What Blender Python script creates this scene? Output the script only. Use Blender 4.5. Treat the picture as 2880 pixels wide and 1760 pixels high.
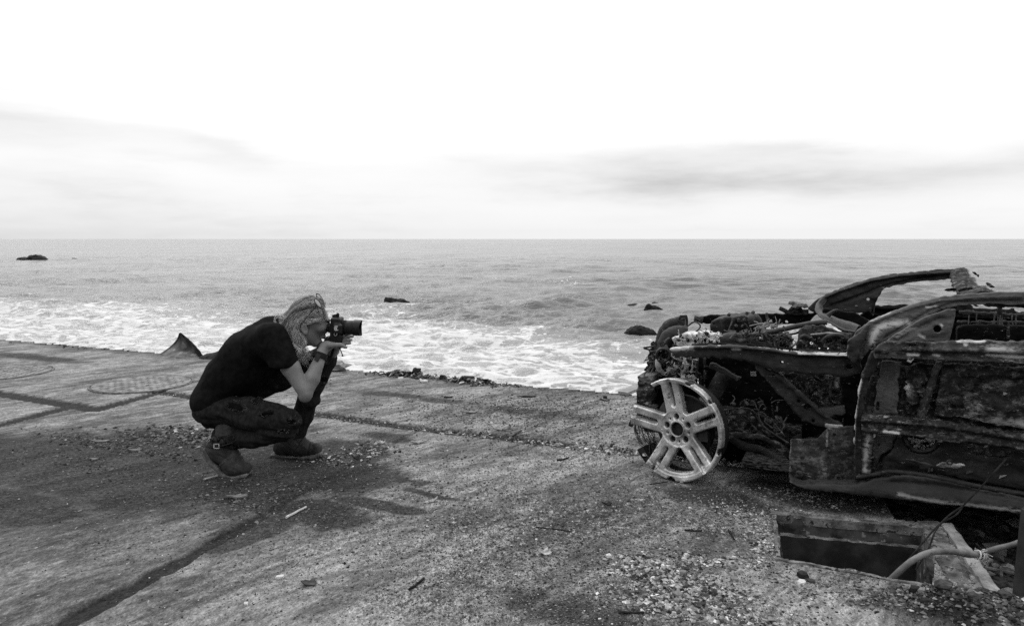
import bpy, math, random
import numpy as np
random.seed(7); rng = np.random.default_rng(7)
sc = bpy.context.scene
for o in list(bpy.data.objects): bpy.data.objects.remove(o)
R = math.radians
# ------------------------------------------------------------------ camera
CAM_H, FPX = 1.25, 2080.0
PITCH = math.atan(208/2080)
cam_d = bpy.data.cameras.new('camera'); cam_d.sensor_width = 36; cam_d.lens = 26.0
cam_d.clip_start = .05; cam_d.clip_end = 60000
cam = bpy.data.objects.new('camera', cam_d); sc.collection.objects.link(cam)
cam.location = (0, 0, CAM_H); cam.rotation_euler = (R(90)-PITCH, 0, 0)
sc.camera = cam
# ------------------------------------------------------------------ sky
SUN_EL, SUN_AZ = R(50), R(-28)            # azimuth measured from +Y towards +X
world = bpy.data.worlds.new('World'); sc.world = world; world.use_nodes = True
nt = world.node_tree; nt.nodes.clear()
def wn(t, **k):
    n = nt.nodes.new(t)
    for a, b in k.items(): setattr(n, a, b)
    return n
def wm(op, a, b=None, c=None):
    n = nt.nodes.new('ShaderNodeMath'); n.operation = op
    for i, x in enumerate((a, b, c)):
        if x is None: continue
        if isinstance(x, (int, float)): n.inputs[i].default_value = x
        else: nt.links.new(x, n.inputs[i])
    return n.outputs[0]
def wsm(x, a, b):
    n = nt.nodes.new('ShaderNodeMapRange'); n.interpolation_type = 'SMOOTHSTEP'
    nt.links.new(x, n.inputs[0]); n.inputs[1].default_value = a; n.inputs[2].default_value = b
    return n.outputs[0]
tc = wn('ShaderNodeTexCoord'); sp = wn('ShaderNodeSeparateXYZ'); nt.links.new(tc.outputs['Generated'], sp.inputs[0])
X, Y, Z = sp.outputs
az = wm('ARCTAN2', X, Y); el = wm('MAXIMUM', wm('ARCSINE', Z), 0.0)
cv = wn('ShaderNodeCombineXYZ'); nt.links.new(wm('MULTIPLY', az, 2.2), cv.inputs[0]); nt.links.new(wm('MULTIPLY', el, 11.0), cv.inputs[1])
def noise_w(sc_, det, rough=.55, off=0.0):
    n = wn('ShaderNodeTexNoise'); n.inputs['Scale'].default_value = sc_; n.inputs['Detail'].default_value = det
    n.inputs['Roughness'].default_value = rough
    a = wn('ShaderNodeVectorMath', operation='ADD'); nt.links.new(cv.outputs[0], a.inputs[0]); a.inputs[1].default_value = (off, off*.7, off*.3)
    nt.links.new(a.outputs[0], n.inputs['Vector']); return n.outputs['Fac']
N1 = noise_w(1.9, 5, .5, 3.1); N2 = noise_w(3.0, 6, .58, 9.4)
warp = wm('MULTIPLY', wm('SUBTRACT', N1, .5), .20)
def band(a0, e0, ra, re, slope, amp):
    """soft long cloud bank centred at azimuth a0, elevation e0"""
    da = wm('DIVIDE', wm('SUBTRACT', wm('ADD', az, wm('MULTIPLY', warp, 2.0)), a0), ra)
    de = wm('DIVIDE', wm('SUBTRACT', wm('ADD', el, wm('MULTIPLY', warp, .35)), wm('ADD', wm('MULTIPLY', wm('SUBTRACT', az, a0), slope), e0)), re)
    q = wm('ADD', wm('MULTIPLY', da, da), wm('MULTIPLY', de, de))
    return wm('MULTIPLY', wm('EXPONENT', wm('MULTIPLY', q, -1.0)), amp)
banks = [band(.12, .084, .20, .020, -.03, .42), band(.46, .076, .46, .026, .02, .54), band(.28, .064, .16, .016, 0, .24),
         band(-.70, .150, .15, .036, -.22, .55), band(-.40, .108, .16, .013, -.10, .34), band(-.58, .070, .22, .020, 0, .22), band(.30, .108, .20, .012, .02, .34),
         band(-.66, .006, .42, .040, 0, .50)]
tot = banks[0]
for b in banks[1:]: tot = wm('ADD', tot, b)
# looser clouds low all round the horizon, thinning upwards
gen = wm('MULTIPLY', wsm(N2, .52, .75), wm('MULTIPLY', wsm(el, .30, .05), .10))
cl = wm('MINIMUM', wm('ADD', wm('MULTIPLY', tot, wm('ADD', .15, wm('MULTIPLY', N2, 1.6))), gen), 1.0)
base = wm('ADD', .87, wm('MULTIPLY', wm('MINIMUM', wm('SQRT', wm('MAXIMUM', wm('SUBTRACT', el, .012), 0)), .9), .40))
base = wm('ADD', base, wm('MULTIPLY', wsm(el, .35, 1.4), .12))
lum = wm('MULTIPLY', base, wm('SUBTRACT', 1.0, wm('MULTIPLY', cl, .41)))
sky = wn('ShaderNodeTexSky'); sky.sky_type = 'NISHITA'; sky.sun_disc = False
sky.sun_elevation = SUN_EL; sky.sun_rotation = SUN_AZ
bw = wn('ShaderNodeRGBToBW'); nt.links.new(sky.outputs[0], bw.inputs[0])
SKY_STRENGTH = .10
tot_l = wm('ADD', wm('MULTIPLY', lum, .87/SKY_STRENGTH), wm('MULTIPLY', bw.outputs[0], .03))
bg = wn('ShaderNodeBackground'); bg.inputs[1].default_value = SKY_STRENGTH
nt.links.new(tot_l, bg.inputs[0])
wo = wn('ShaderNodeOutputWorld'); nt.links.new(bg.outputs[0], wo.inputs[0])
# ------------------------------------------------------------------ sun behind thin overcast
sd = bpy.data.lights.new('sun', 'SUN'); sd.energy = 1.25; sd.angle = R(40); sd.color = (1, 1, 1)
sun = bpy.data.objects.new('sun', sd); sc.collection.objects.link(sun)
from mathutils import Vector, Matrix
sdir = Vector((math.sin(SUN_AZ)*math.cos(SUN_EL), math.cos(SUN_AZ)*math.cos(SUN_EL), math.sin(SUN_EL)))
sun.rotation_euler = sdir.to_track_quat('Z', 'Y').to_euler(); sun.location = (0, 0, 20)
sc.view_settings.view_transform = 'Standard'; sc.view_settings.look = 'None'
sc.view_settings.exposure = 0.22; sc.view_settings.gamma = 1.0; sc.view_settings.use_curve_mapping = False
sc.render.engine = 'CYCLES'; sc.cycles.use_denoising = False; sc.cycles.max_bounces = 6; sc.cycles.sample_clamp_direct = 1.3; sc.cycles.sample_clamp_indirect = 2.0
# ------------------------------------------------------------------ helpers: pixel of the photograph -> place
CP, SP_ = math.cos(PITCH), math.sin(PITCH)
def ray(u, v):
    xc = (u-1440)/FPX; yc = -(v-880)/FPX
    return np.array([xc, CP+yc*SP_, -SP_+yc*CP])
def G(u, v, z=0.0):
    d = ray(u, v); return np.array([0, 0, CAM_H]) + d*((z-CAM_H)/d[2])
def P(u, v, y):
    d = ray(u, v); return np.array([0, 0, CAM_H]) + d*(y/d[1])
# ------------------------------------------------------------------ helpers: objects
def new_obj(name, me, parent=None, mat=None):
    o = bpy.data.objects.new(name, me); sc.collection.objects.link(o)
    if parent is not None: o.parent = parent
    if mat is not None and me is not None: me.materials.append(mat)
    return o
def tag(o, label=None, cat=None, group=None, kind=None):
    if label: o['label'] = label
    if cat: o['category'] = cat
    if group: o['group'] = group
    if kind: o['kind'] = kind
    return o
def empty(name, loc, label=None, cat=None, group=None):
    o = bpy.data.objects.new(name, None); sc.collection.objects.link(o); o.location = tuple(loc); o.empty_display_size = .1
    return tag(o, label, cat, group)
def mesh_np(name, V, F, smooth=True, attrs=None):
    """V (n,3), F (m,k) with one k, or list of such arrays"""
    me = bpy.data.meshes.new(name)
    Fs = F if isinstance(F, list) and getattr(F[0], "ndim", 0) == 2 else [F]
    Fs = [np.asarray(f, np.int32) for f in Fs if len(f)]
    V = np.asarray(V, np.float32)
    me.vertices.add(len(V)); me.vertices.foreach_set('co', V.ravel())
    nl = sum(f.size for f in Fs); npoly = sum(len(f) for f in Fs)
    me.loops.add(nl); me.polygons.add(npoly)
    me.loops.foreach_set('vertex_index', np.concatenate([f.ravel() for f in Fs]))
    tot_ = np.concatenate([np.full(len(f), f.shape[1], np.int32) for f in Fs])
    me.polygons.foreach_set('loop_start', np.concatenate([[0], np.cumsum(tot_)[:-1]]).astype(np.int32))
    me.polygons.foreach_set('use_smooth', np.full(npoly, smooth))
    me.update(calc_edges=True)
    for k, a in (attrs or {}).items():
        at = me.attributes.new(k, 'FLOAT', 'POINT'); at.data.foreach_set('value', np.asarray(a, np.float32))
    return me
def hash3(i, j, k):
    n = (i.astype(np.int64)*374761393 + j.astype(np.int64)*668265263 + k.astype(np.int64)*2147483647) & 0xffffffff
    n = ((n ^ (n >> 13))*1274126177) & 0xffffffff
    return ((n ^ (n >> 16)) & 0xffff)/65535.0
def vnoise(x, y, z=0.0):
    x, y, z = np.broadcast_arrays(np.asarray(x, float), np.asarray(y, float), np.asarray(z, float))
    i, j, k = np.floor(x), np.floor(y), np.floor(z); fx, fy, fz = x-i, y-j, z-k
    fx, fy, fz = [t*t*(3-2*t) for t in (fx, fy, fz)]
    r = 0
    for a in (0, 1):
        for b in (0, 1):
            for c in (0, 1):
                r = r + hash3(i+a, j+b, k+c)*(fx if a else 1-fx)*(fy if b else 1-fy)*(fz if c else 1-fz)
    return r-.5
def fbm(x, y, z=0.0, o=4):
    r, a = 0, 1.0
    for q in range(o):
        r = r + a*vnoise(x*2**q+q*17.3, y*2**q+q*9.1, np.asarray(z)*2**q+q*5.7); a *= .5
    return r
def sstep(x, a, b):
    t = np.clip((x-a)/(b-a), 0, 1); return t*t*(3-2*t)
def vnormals(V, F):
    V = np.asarray(V, float); F = np.asarray(F)
    n = np.cross(V[F[:, 2]]-V[F[:, 0]], V[F[:, 3 if F.shape[1] > 3 else 2]]-V[F[:, 1 if F.shape[1] > 3 else 0]])
    if F.shape[1] == 3: n = np.cross(V[F[:, 1]]-V[F[:, 0]], V[F[:, 2]]-V[F[:, 0]])
    N = np.zeros_like(V)
    for c in range(F.shape[1]):
        for d in range(3): N[:, d] += np.bincount(F[:, c], n[:, d], len(V))
    return N/np.maximum(np.linalg.norm(N, axis=1, keepdims=True), 1e-9)
# ------------------------------------------------------------------ helpers: solid shapes from distance fields
def surface_nets(F, lo, h):
    nx, ny, nz = F.shape; ins = F < 0
    c = np.zeros((nx-1, ny-1, nz-1), np.int8)
    for a in (0, 1):
        for b in (0, 1):
            for d in (0, 1): c += ins[a:nx-1+a, b:ny-1+b, d:nz-1+d]
    I, J, K = np.nonzero((c > 0) & (c < 8)); n = len(I)
    co = [(a, b, d) for a in (0, 1) for b in (0, 1) for d in (0, 1)]
    val = np.stack([F[I+a, J+b, K+d] for a, b, d in co], 1)
    acc = np.zeros((n, 3)); cnt = np.zeros(n)
    for p in range(8):
        for q in range(p+1, 8):
            A, B = np.array(co[p]), np.array(co[q])
            if np.abs(A-B).sum() != 1: continue
            m = (val[:, p] < 0) != (val[:, q] < 0)
            t = val[m, p]/(val[m, p]-val[m, q])
            acc[m] += A+(B-A)*t[:, None]; cnt[m] += 1
    V = (np.stack([I, J, K], 1)+acc/cnt[:, None])*h+np.asarray(lo)
    idx = np.full(c.shape, -1, np.int32); idx[I, J, K] = np.arange(n)
    out = []
    for ax in range(3):
        s0 = [slice(1, -1)]*3; s0[ax] = slice(0, -1); s1 = list(s0); s1[ax] = slice(1, None)
        A, B = ins[tuple(s0)], ins[tuple(s1)]
        ii = np.nonzero(A != B)
        if not len(ii[0]): continue
        q = [ii[d]+(0 if d == ax else 1) for d in range(3)]
        o1, o2 = (ax+1) % 3, (ax+2) % 3
        def at(d1, d2):
            r = list(q); r[o1] = r[o1]-d1; r[o2] = r[o2]-d2; return idx[r[0], r[1], r[2]]
        f = np.stack([at(1, 1), at(0, 1), at(0, 0), at(1, 0)], 1)
        fl = ~A[ii]; f[fl] = f[fl][:, ::-1]
        out.append(f)
    Fq = np.concatenate(out)
    return V, Fq[(Fq >= 0).all(1)]
class Field:
    def __init__(s, lo, hi, h):
        s.lo = np.asarray(lo, float); s.h = h
        n = np.ceil((np.asarray(hi, float)-s.lo)/h).astype(int)+1
        s.ax = [s.lo[i]+np.arange(n[i])*h for i in range(3)]
        s.F = np.full(n, .15, np.float32)
    def sub(s, lo, hi):
        sl = []
        for i in range(3):
            a = int(max(0, math.floor((lo[i]-s.lo[i])/s.h))); b = int(min(len(s.ax[i]), math.ceil((hi[i]-s.lo[i])/s.h)+1))
            if b <= a: return None, None
            sl.append(slice(a, b))
        return tuple(sl), (s.ax[0][sl[0]][:, None, None], s.ax[1][sl[1]][None, :, None], s.ax[2][sl[2]][None, None, :])
    def comb(s, sl, d, k, mode):
        f = s.F[sl]
        if mode == 'add':
            if k > 0:
                hh = np.maximum(k-np.abs(f-d), 0)/k; s.F[sl] = np.minimum(f, d)-hh*hh*k*.25
            else: s.F[sl] = np.minimum(f, d)
        elif mode == 'cut':
            d = -d
            if k > 0:
                hh = np.maximum(k-np.abs(f-d), 0)/k; s.F[sl] = np.maximum(f, d)+hh*hh*k*.25
            else: s.F[sl] = np.maximum(f, d)
    def cone(s, a, b, ra, rb, k=.02, mode='add'):
        a, b = np.asarray(a, float), np.asarray(b, float); pad = max(ra, rb)+k+.05
        sl, g = s.sub(np.minimum(a, b)-pad, np.maximum(a, b)+pad)
        if sl is None: return
        ab = b-a; L2 = max(float(ab@ab), 1e-9)
        px, py, pz = g[0]-a[0], g[1]-a[1], g[2]-a[2]
        t = np.clip((px*ab[0]+py*ab[1]+pz*ab[2])/L2, 0, 1)
        d = np.sqrt((px-t*ab[0])**2+(py-t*ab[1])**2+(pz-t*ab[2])**2)-(ra+(rb-ra)*t)
        s.comb(sl, d, k, mode)
    def chain(s, pts, rs, k=.02, mode='add'):
        for i in range(len(pts)-1): s.cone(pts[i], pts[i+1], rs[i], rs[i+1], k, mode)
    def ell(s, c, r, rot=None, k=.02, mode='add'):
        c = np.asarray(c, float); r = np.asarray(r, float); pad = r.max()+k+.05
        sl, g = s.sub(c-pad, c+pad)
        if sl is None: return
        q = [g[0]-c[0], g[1]-c[1], g[2]-c[2]]
        if rot is not None:
            M = np.asarray(rot, float)
            q = [q[0]*M[0, i]+q[1]*M[1, i]+q[2]*M[2, i] for i in range(3)]
        k0 = np.sqrt((q[0]/r[0])**2+(q[1]/r[1])**2+(q[2]/r[2])**2)
        k1 = np.sqrt((q[0]/r[0]**2)**2+(q[1]/r[1]**2)**2+(q[2]/r[2]**2)**2)
        s.comb(sl, k0*(k0-1)/np.maximum(k1, 1e-6), k, mode)
    def box(s, c, hs, rot=None, rd=.004, k=.0, mode='add'):
        c = np.asarray(c, float); hs = np.asarray(hs, float); pad = np.linalg.norm(hs)+k+.03
        sl, g = s.sub(c-pad, c+pad)
        if sl is None: return
        q = [g[0]-c[0], g[1]-c[1], g[2]-c[2]]
        if rot is not None:
            M = np.asarray(rot, float); q = [q[0]*M[0, i]+q[1]*M[1, i]+q[2]*M[2, i] for i in range(3)]
        e = [np.abs(q[i])-hs[i]+rd for i in range(3)]
        d = np.sqrt(np.maximum(e[0], 0)**2+np.maximum(e[1], 0)**2+np.maximum(e[2], 0)**2)+np.minimum(np.maximum(np.maximum(e[0], e[1]), e[2]), 0)-rd
        s.comb(sl, d, k, mode)
    def half(s, p, n, mode='cut', k=.004):
        n = np.asarray(n, float); n = n/np.linalg.norm(n); p = np.asarray(p, float)
        d = -((s.ax[0][:, None, None]-p[0])*n[0]+(s.ax[1][None, :, None]-p[1])*n[1]+(s.ax[2][None, None, :]-p[2])*n[2])
        s.comb((slice(None),)*3, d, k, mode)      # removes the side n points to
    def mesh(s): return surface_nets(s.F, s.lo, s.h)
def rotxz(a):
    """axes: local x tilted by a in the x-z plane, y kept"""
    c, q = math.cos(a), math.sin(a); return np.array([[c, 0, -q], [0, 1, 0], [q, 0, c]])
def finish(name, VF, base, mat, parent=None, fn=None, attrs=None, smooth=True):
    V, F = VF; V = np.asarray(V, float)
    if fn is not None: V = V+vnormals(V, F)*np.asarray(fn(V))[:, None]
    at = {k: f(V) for k, f in (attrs or {}).items()}
    return new_obj(name, mesh_np(name, V-np.asarray(base), F, smooth, at), parent, mat)
# ------------------------------------------------------------------ helpers: plain meshes collected into one
class MB:
    def __init__(s): s.V = []; s.F3 = []; s.F4 = []; s.n = 0; s.T = []
    def add(s, V, F, tone=None):
        V = np.asarray(V, float); F = np.asarray(F, int)
        s.V.append(V); (s.F3 if F.shape[1] == 3 else s.F4).append(F+s.n); s.n += len(V)
        s.T.append(np.full(len(V), .5 if tone is None else tone))
    def tube(s, pts, r, seg=8, tone=None, flat=1.0, cap=True):
        pts = np.asarray(pts, float); m = len(pts); r = np.broadcast_to(np.asarray(r, float), (m,))
        T = np.gradient(pts, axis=0); T /= np.maximum(np.linalg.norm(T, axis=1, keepdims=True), 1e-9)
        up = np.array([0, 0, 1.0]) if abs(T[0, 2]) < .9 else np.array([0, 1.0, 0])
        a0 = np.cross(T[0], up); a0 /= np.linalg.norm(a0); A = [a0]
        for i in range(1, m):
            a = A[-1]-T[i]*(A[-1]@T[i]); A.append(a/max(np.linalg.norm(a), 1e-9))
        A = np.array(A); B = np.cross(T, A); th = np.arange(seg)*2*np.pi/seg
        V = pts[:, None]+r[:, None, None]*(np.cos(th)[None, :, None]*A[:, None]+flat*np.sin(th)[None, :, None]*B[:, None])
        i, j = np.meshgrid(np.arange(m-1), np.arange(seg), indexing='ij'); j2 = (j+1) % seg
        F = np.stack([i*seg+j, i*seg+j2, (i+1)*seg+j2, (i+1)*seg+j], -1).reshape(-1, 4)
        n0 = s.n; s.add(V.reshape(-1, 3), F, tone)
        if cap:
            cs = np.array([[0, q+1, q] for q in range(1, seg-1)])
            s.F3.append(cs+n0); s.F3.append(cs[:, ::-1]+n0+(m-1)*seg)
    def box(s, c, hs, rot=None, tone=None, jit=0.0):
        q = np.array([[x, y, z] for x in (-1, 1) for y in (-1, 1) for z in (-1, 1)], float)*np.asarray(hs)
        if jit: q = q+rng.uniform(-jit, jit, q.shape)
        if rot is not None: q = q@np.asarray(rot).T
        s.add(q+np.asarray(c), [[0, 1, 3, 2], [4, 6, 7, 5], [0, 4, 5, 1], [2, 3, 7, 6], [0, 2, 6, 4], [1, 5, 7, 3]], tone)
    def lathe(s, prof, c, M, seg=32, tone=None, arc=None):
        """prof: (radius, along-axis) pairs; M columns: two in-plane axes and the axis"""
        th = np.linspace(*(arc or (0, 2*np.pi)), seg+1); closed = arc is None
        if closed: th = th[:-1]
        pr = np.asarray(prof, float); M = np.asarray(M)
        V = np.stack([pr[:, None, 0]*np.cos(th), pr[:, None, 0]*np.sin(th), np.repeat(pr[:, 1:2], len(th), 1)], -1).reshape(-1, 3)@M.T+np.asarray(c)
        n = len(th); F = []
        for i in range(len(pr)-1):
            for j in range(n if closed else n-1):
                j2 = (j+1) % n; F.append([i*n+j, i*n+j2, (i+1)*n+j2, (i+1)*n+j])
        s.add(V, F, tone)
    def lump(s, c, r, sub=1, jit=.25, rot=None, tone=None):
        V, F = ICO[sub]; V = V*(1+rng.uniform(-jit, jit, (len(V), 1)))*np.asarray(r)
        if rot is not None: V = V@np.asarray(rot).T
        s.add(V+np.asarray(c), F, tone)
    def build(s, name, mat, parent=None, base=(0, 0, 0), smooth=False):
        V = np.concatenate(s.V)-np.asarray(base); Fs = []
        if s.F3: Fs.append(np.concatenate(s.F3))
        if s.F4: Fs.append(np.concatenate(s.F4))
        return new_obj(name, mesh_np(name, V, Fs, smooth, {'tone': np.concatenate(s.T)}), parent, mat)
def ico(sub):
    import bmesh
    bm = bmesh.new(); bmesh.ops.create_icosphere(bm, subdivisions=sub, radius=1)
    V = np.array([v.co[:] for v in bm.verts]); F = np.array([[v.index for v in f.verts] for f in bm.faces]); bm.free(); return V, F
ICO = {1: ico(1), 2: ico(2), 3: ico(3)}
def smooth_path(pts, n=6):
    pts = [np.asarray(p, float) for p in pts]; P_ = [2*pts[0]-pts[1]]+pts+[2*pts[-1]-pts[-2]]; out = []
    for i in range(1, len(P_)-2):
        for t in np.arange(n)/n:
            a, b, c, d = P_[i-1:i+3]
            out.append(.5*((2*b)+(-a+c)*t+(2*a-5*b+4*c-d)*t*t+(-a+3*b-3*c+d)*t**3))
    out.append(pts[-1]); return np.array(out)
def rotm(rx, ry, rz): return np.array((Matrix.Rotation(rz, 3, 'Z') @ Matrix.Rotation(ry, 3, 'Y') @ Matrix.Rotation(rx, 3, 'X')))
# ------------------------------------------------------------------ materials (the picture is black and white: every colour is a grey)
class NT:
    def __init__(s, name):
        s.m = bpy.data.materials.new(name); s.m.use_nodes = True; s.t = s.m.node_tree; s.t.nodes.clear()
        s.out = s.t.nodes.new('ShaderNodeOutputMaterial'); s.tc = s.t.nodes.new('ShaderNodeTexCoord'); s.obj = s.tc.outputs['Object']
    def n(s, t, **k):
        q = s.t.nodes.new(t)
        for a, b in k.items(): setattr(q, a, b)
        return q
    def l(s, a, b): s.t.links.new(a, b)
    def m_(s, op, a, b=None, c=None, clamp=False):
        q = s.n('ShaderNodeMath', operation=op); q.use_clamp = clamp
        for i, x in enumerate((a, b, c)):
            if x is None: continue
            if isinstance(x, (int, float)): q.inputs[i].default_value = x
            else: s.l(x, q.inputs[i])
        return q.outputs[0]
    def attr(s, name):
        q = s.n('ShaderNodeAttribute'); q.attribute_name = name; return q.outputs['Fac']
    def map(s, scale=(1, 1, 1), rz=0.0, loc=(0, 0, 0), vec=None):
        q = s.n('ShaderNodeMapping'); q.inputs['Scale'].default_value = scale; q.inputs['Rotation'].default_value = (0, 0, rz); q.inputs['Location'].default_value = loc
        s.l(vec or s.obj, q.inputs['Vector']); return q.outputs[0]
    def rmap(s, ang, scale):
        return s.map(scale, 0, (0, 0, 0), s.map((1, 1, 1), -ang))
    def noise(s, scale, det=4, rough=.55, vec=None, dist=0.0):
        q = s.n('ShaderNodeTexNoise'); q.inputs['Scale'].default_value = scale; q.inputs['Detail'].default_value = det
        q.inputs['Roughness'].default_value = rough; q.inputs['Distortion'].default_value = dist
        s.l(vec or s.obj, q.inputs['Vector']); return q.outputs['Fac']
    def voro(s, scale, feat='F1', vec=None, out='Distance'):
        q = s.n('ShaderNodeTexVoronoi', feature=feat); q.inputs['Scale'].default_value = scale; s.l(vec or s.obj, q.inputs['Vector']); return q.outputs[out]
    def ss(s, x, a, b, lo=0.0, hi=1.0):
        q = s.n('ShaderNodeMapRange', interpolation_type='SMOOTHSTEP'); s.l(x, q.inputs[0])
        for i, y in enumerate((a, b, lo, hi)): q.inputs[i+1].default_value = y
        return q.outputs[0]
    def mix(s, f, a, b):
        q = s.n('ShaderNodeMix', data_type='FLOAT')
        for i, x in ((0, f), (2, a), (3, b)):
            if isinstance(x, (int, float)): q.inputs[i].default_value = x
            else: s.l(x, q.inputs[i])
        return q.outputs[0]
    def bsdf(s, col, rough=.8, spec=.3, bump=None, bstr=.5, bdist=.01, metal=0.0):
        b = s.n('ShaderNodeBsdfPrincipled')
        for k, x in (('Base Color', col), ('Roughness', rough), ('Specular IOR Level', spec), ('Metallic', metal)):
            if isinstance(x, (int, float)): b.inputs[k].default_value = (x, x, x, 1) if k == 'Base Color' else x
            else: s.l(x, b.inputs[k])
        if bump is not None:
            q = s.n('ShaderNodeBump'); q.inputs['Strength'].default_value = bstr; q.inputs['Distance'].default_value = bdist
            s.l(bump, q.inputs['Height']); s.l(q.outputs[0], b.inputs['Normal'])
        return b
    def done(s, b): s.l(b.outputs[0], s.out.inputs['Surface']); return s.m
def gen_mat(name, lo, hi, scale=20, rough=.8, spec=.25, bump=.3, fleck=None, stretch=(1, 1, 1), tone=False, det=5, metal=0.0, mid=(.35, .65), bdist=.004):
    """mottled grey surface; fleck = (scale, threshold, grey)"""
    t = NT(name); v = t.map(stretch)
    n = t.noise(scale, det, .6, v); c = t.ss(n, mid[0], mid[1], lo, hi)
    if tone: c = t.m_('MULTIPLY', c, t.m_('MULTIPLY', t.attr('tone'), 2.0))
    if fleck:
        for fs, ft, fg in (fleck if isinstance(fleck, list) else [fleck]):
            f = t.ss(t.noise(fs, 5, .65, v), ft, ft+.05); c = t.mix(f, c, fg)
    b = t.bsdf(c, rough, spec, t.m_('ADD', n, t.m_('MULTIPLY', t.noise(scale*5, 3, .6, v), .4)), bump, bdist, metal)
    return t.done(b)
# ================================================================== GROUND: concrete slabs with soil-filled trenches
def pl_dist(x, y, pts):
    d = np.full(np.shape(x), 9.0)
    for (a, b), (c, e) in zip(pts[:-1], pts[1:]):
        L2 = (c-a)**2+(e-b)**2; t = np.clip(((x-a)*(c-a)+(y-b)*(e-b))/L2, 0, 1)
        d = np.minimum(d, np.hypot(x-a-t*(c-a), y-b-t*(e-b)))
    return d
T_A = [(-7.5, 7.62), (-4.16, 5.93), (-3.07, 5.37)]
T_B = [(-3.07, 5.37), (-2.9, 5.99), (-1.5, 5.27), (-.73, 4.87), (.31, 4.43)]
T_B2 = [(.31, 4.43), (.8, 4.22), (1.4, 3.98)]
T_D = [(-3.32, 5.46), (-3.47, 4.93), (-3.8, 4.0), (-4.3, 2.6)]
T_E = [(-.60, 4.80), (-.90, 3.98), (-1.20, 3.05), (-1.46, 2.3), (-1.95, .9)]      # the upper half lies under dirt
def edge_y(x): return 6.36-.445*(x+.12)+.05*vnoise(x*2.3, 3.1)+.03*vnoise(x*9, 1.7)
PIT = [tuple(G(u, v)[:2]) for u, v in [(2170, 1449), (2642, 1492), (2622, 1646), (2187, 1567)]]
LOW = [tuple(G(u, v)[:2]) for u, v in [(2484, 1402), (2516, 1458), (2672, 1480), (2800, 1668), (2990, 1745)]]+[(4.5, 2.2), (4.5, 3.9), (2.4, 4.7)]
def inpoly(x, y, poly):
    r = np.zeros(np.shape(x), bool)
    for (a, b), (c, e) in zip(poly, poly[1:]+poly[:1]):
        if b == e: continue
        r ^= ((b > y) != (e > y)) & (x < (c-a)*(y-b)/(e-b)+a)
    return r
def trench_mask(x, y):
    wob = .016*vnoise(x*7, y*7, 2.2)+.018*vnoise(x*31, y*31, 4.4)+.010*vnoise(x*70, y*70, 1.4)
    m = 0
    for pts, w in ((T_A, .072), (T_B, .062), (T_D, .060), (T_E, .040)):
        ww = (w+.02*vnoise(x*3, y*3, 7.7))*(1-.6*sstep(y, 3.1, 3.5)) if pts is T_E else w
        q = 1-sstep(pl_dist(x, y, pts)+wob-ww, -.008, .008)
        m = np.maximum(m, q*(1-.45*sstep(y, 3.15, 3.6)) if pts is T_E else q)
    m2 = (1-sstep(pl_dist(x, y, T_B2)+wob-.06, -.02, .03))*.5
    return np.maximum(m, m2)
# dirt spread on the concrete, and a painted shadow at the person's feet: centre pixel, half sizes in metres along and across the slab grain, amount
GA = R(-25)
DIRT_AND_SHADOW = [(120, 1290, 1.3, .34, 1.0), (330, 1265, .9, .26, .9), (520, 1235, .6, .22, .95), (700, 1265, .6, .30, .9), (880, 1320, .55, .34, 1.1),
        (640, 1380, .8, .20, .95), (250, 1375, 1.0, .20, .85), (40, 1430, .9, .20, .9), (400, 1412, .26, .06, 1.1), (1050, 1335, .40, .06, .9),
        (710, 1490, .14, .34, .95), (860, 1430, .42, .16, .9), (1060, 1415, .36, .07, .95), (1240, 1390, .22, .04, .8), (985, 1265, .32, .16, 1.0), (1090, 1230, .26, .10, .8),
        (1600, 1715, .40, .14, .62), (2000, 1395, .34, .14, .8),
        (150, 1560, .4, .10, .6), (1250, 1010, .8, .14, .7), (100, 1005, 1.0, .16, .75), (700, 1000, .9, .10, .65), (1150, 1115, .9, .14, .65), (2300, 1390, .40, .20, 1.1),
        (2500, 1390, .34, .14, 1.0), (2420, 1490, .3, .06, .7), (1500, 1160, .8, .18, .5), (2080, 1290, .45, .26, 1.05), (2700, 1740, .30, .18, 1.1), (2500, 1720, .2, .06, .7), (1900, 1250, .4, .14, .6), (1700, 1190, .4, .12, .45), (1330, 1290, .3, .05, .4)]
def dirt_shadow_map(x, y):
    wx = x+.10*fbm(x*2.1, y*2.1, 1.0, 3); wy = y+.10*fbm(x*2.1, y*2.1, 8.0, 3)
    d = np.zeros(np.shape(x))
    for u, v, a, b, s in DIRT_AND_SHADOW:
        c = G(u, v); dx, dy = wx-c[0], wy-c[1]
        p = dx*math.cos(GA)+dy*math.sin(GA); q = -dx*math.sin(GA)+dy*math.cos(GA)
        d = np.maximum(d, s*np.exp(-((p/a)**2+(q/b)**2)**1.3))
    ed = edge_y(x)-y
    d = np.maximum(d, .45*(1-sstep(ed, .0, .5)))
    d = np.maximum(d, .30*sstep(np.interp(y, [.9, 2.3, 3.05, 3.98, 4.8], [-1.95, -1.46, -1.20, -.90, -.60])-x, -.25, .35)*(1-sstep(y, 4.2, 4.9)))
    d = np.where(inpoly(x+.02*vnoise(x*14, y*14), y+.02*vnoise(x*14, y*14, 3.0), PANEL3), np.minimum(d*.6, .5), d)
    return np.clip(d, 0, 1)
PANEL3 = [tuple(G(u, v)[:2]) for u, v in [(-300, 1560), (0, 1490), (380, 1432), (540, 1408), (615, 1418), (650, 1468), (345, 1630), (110, 1762), (-400, 1900)]]
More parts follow.
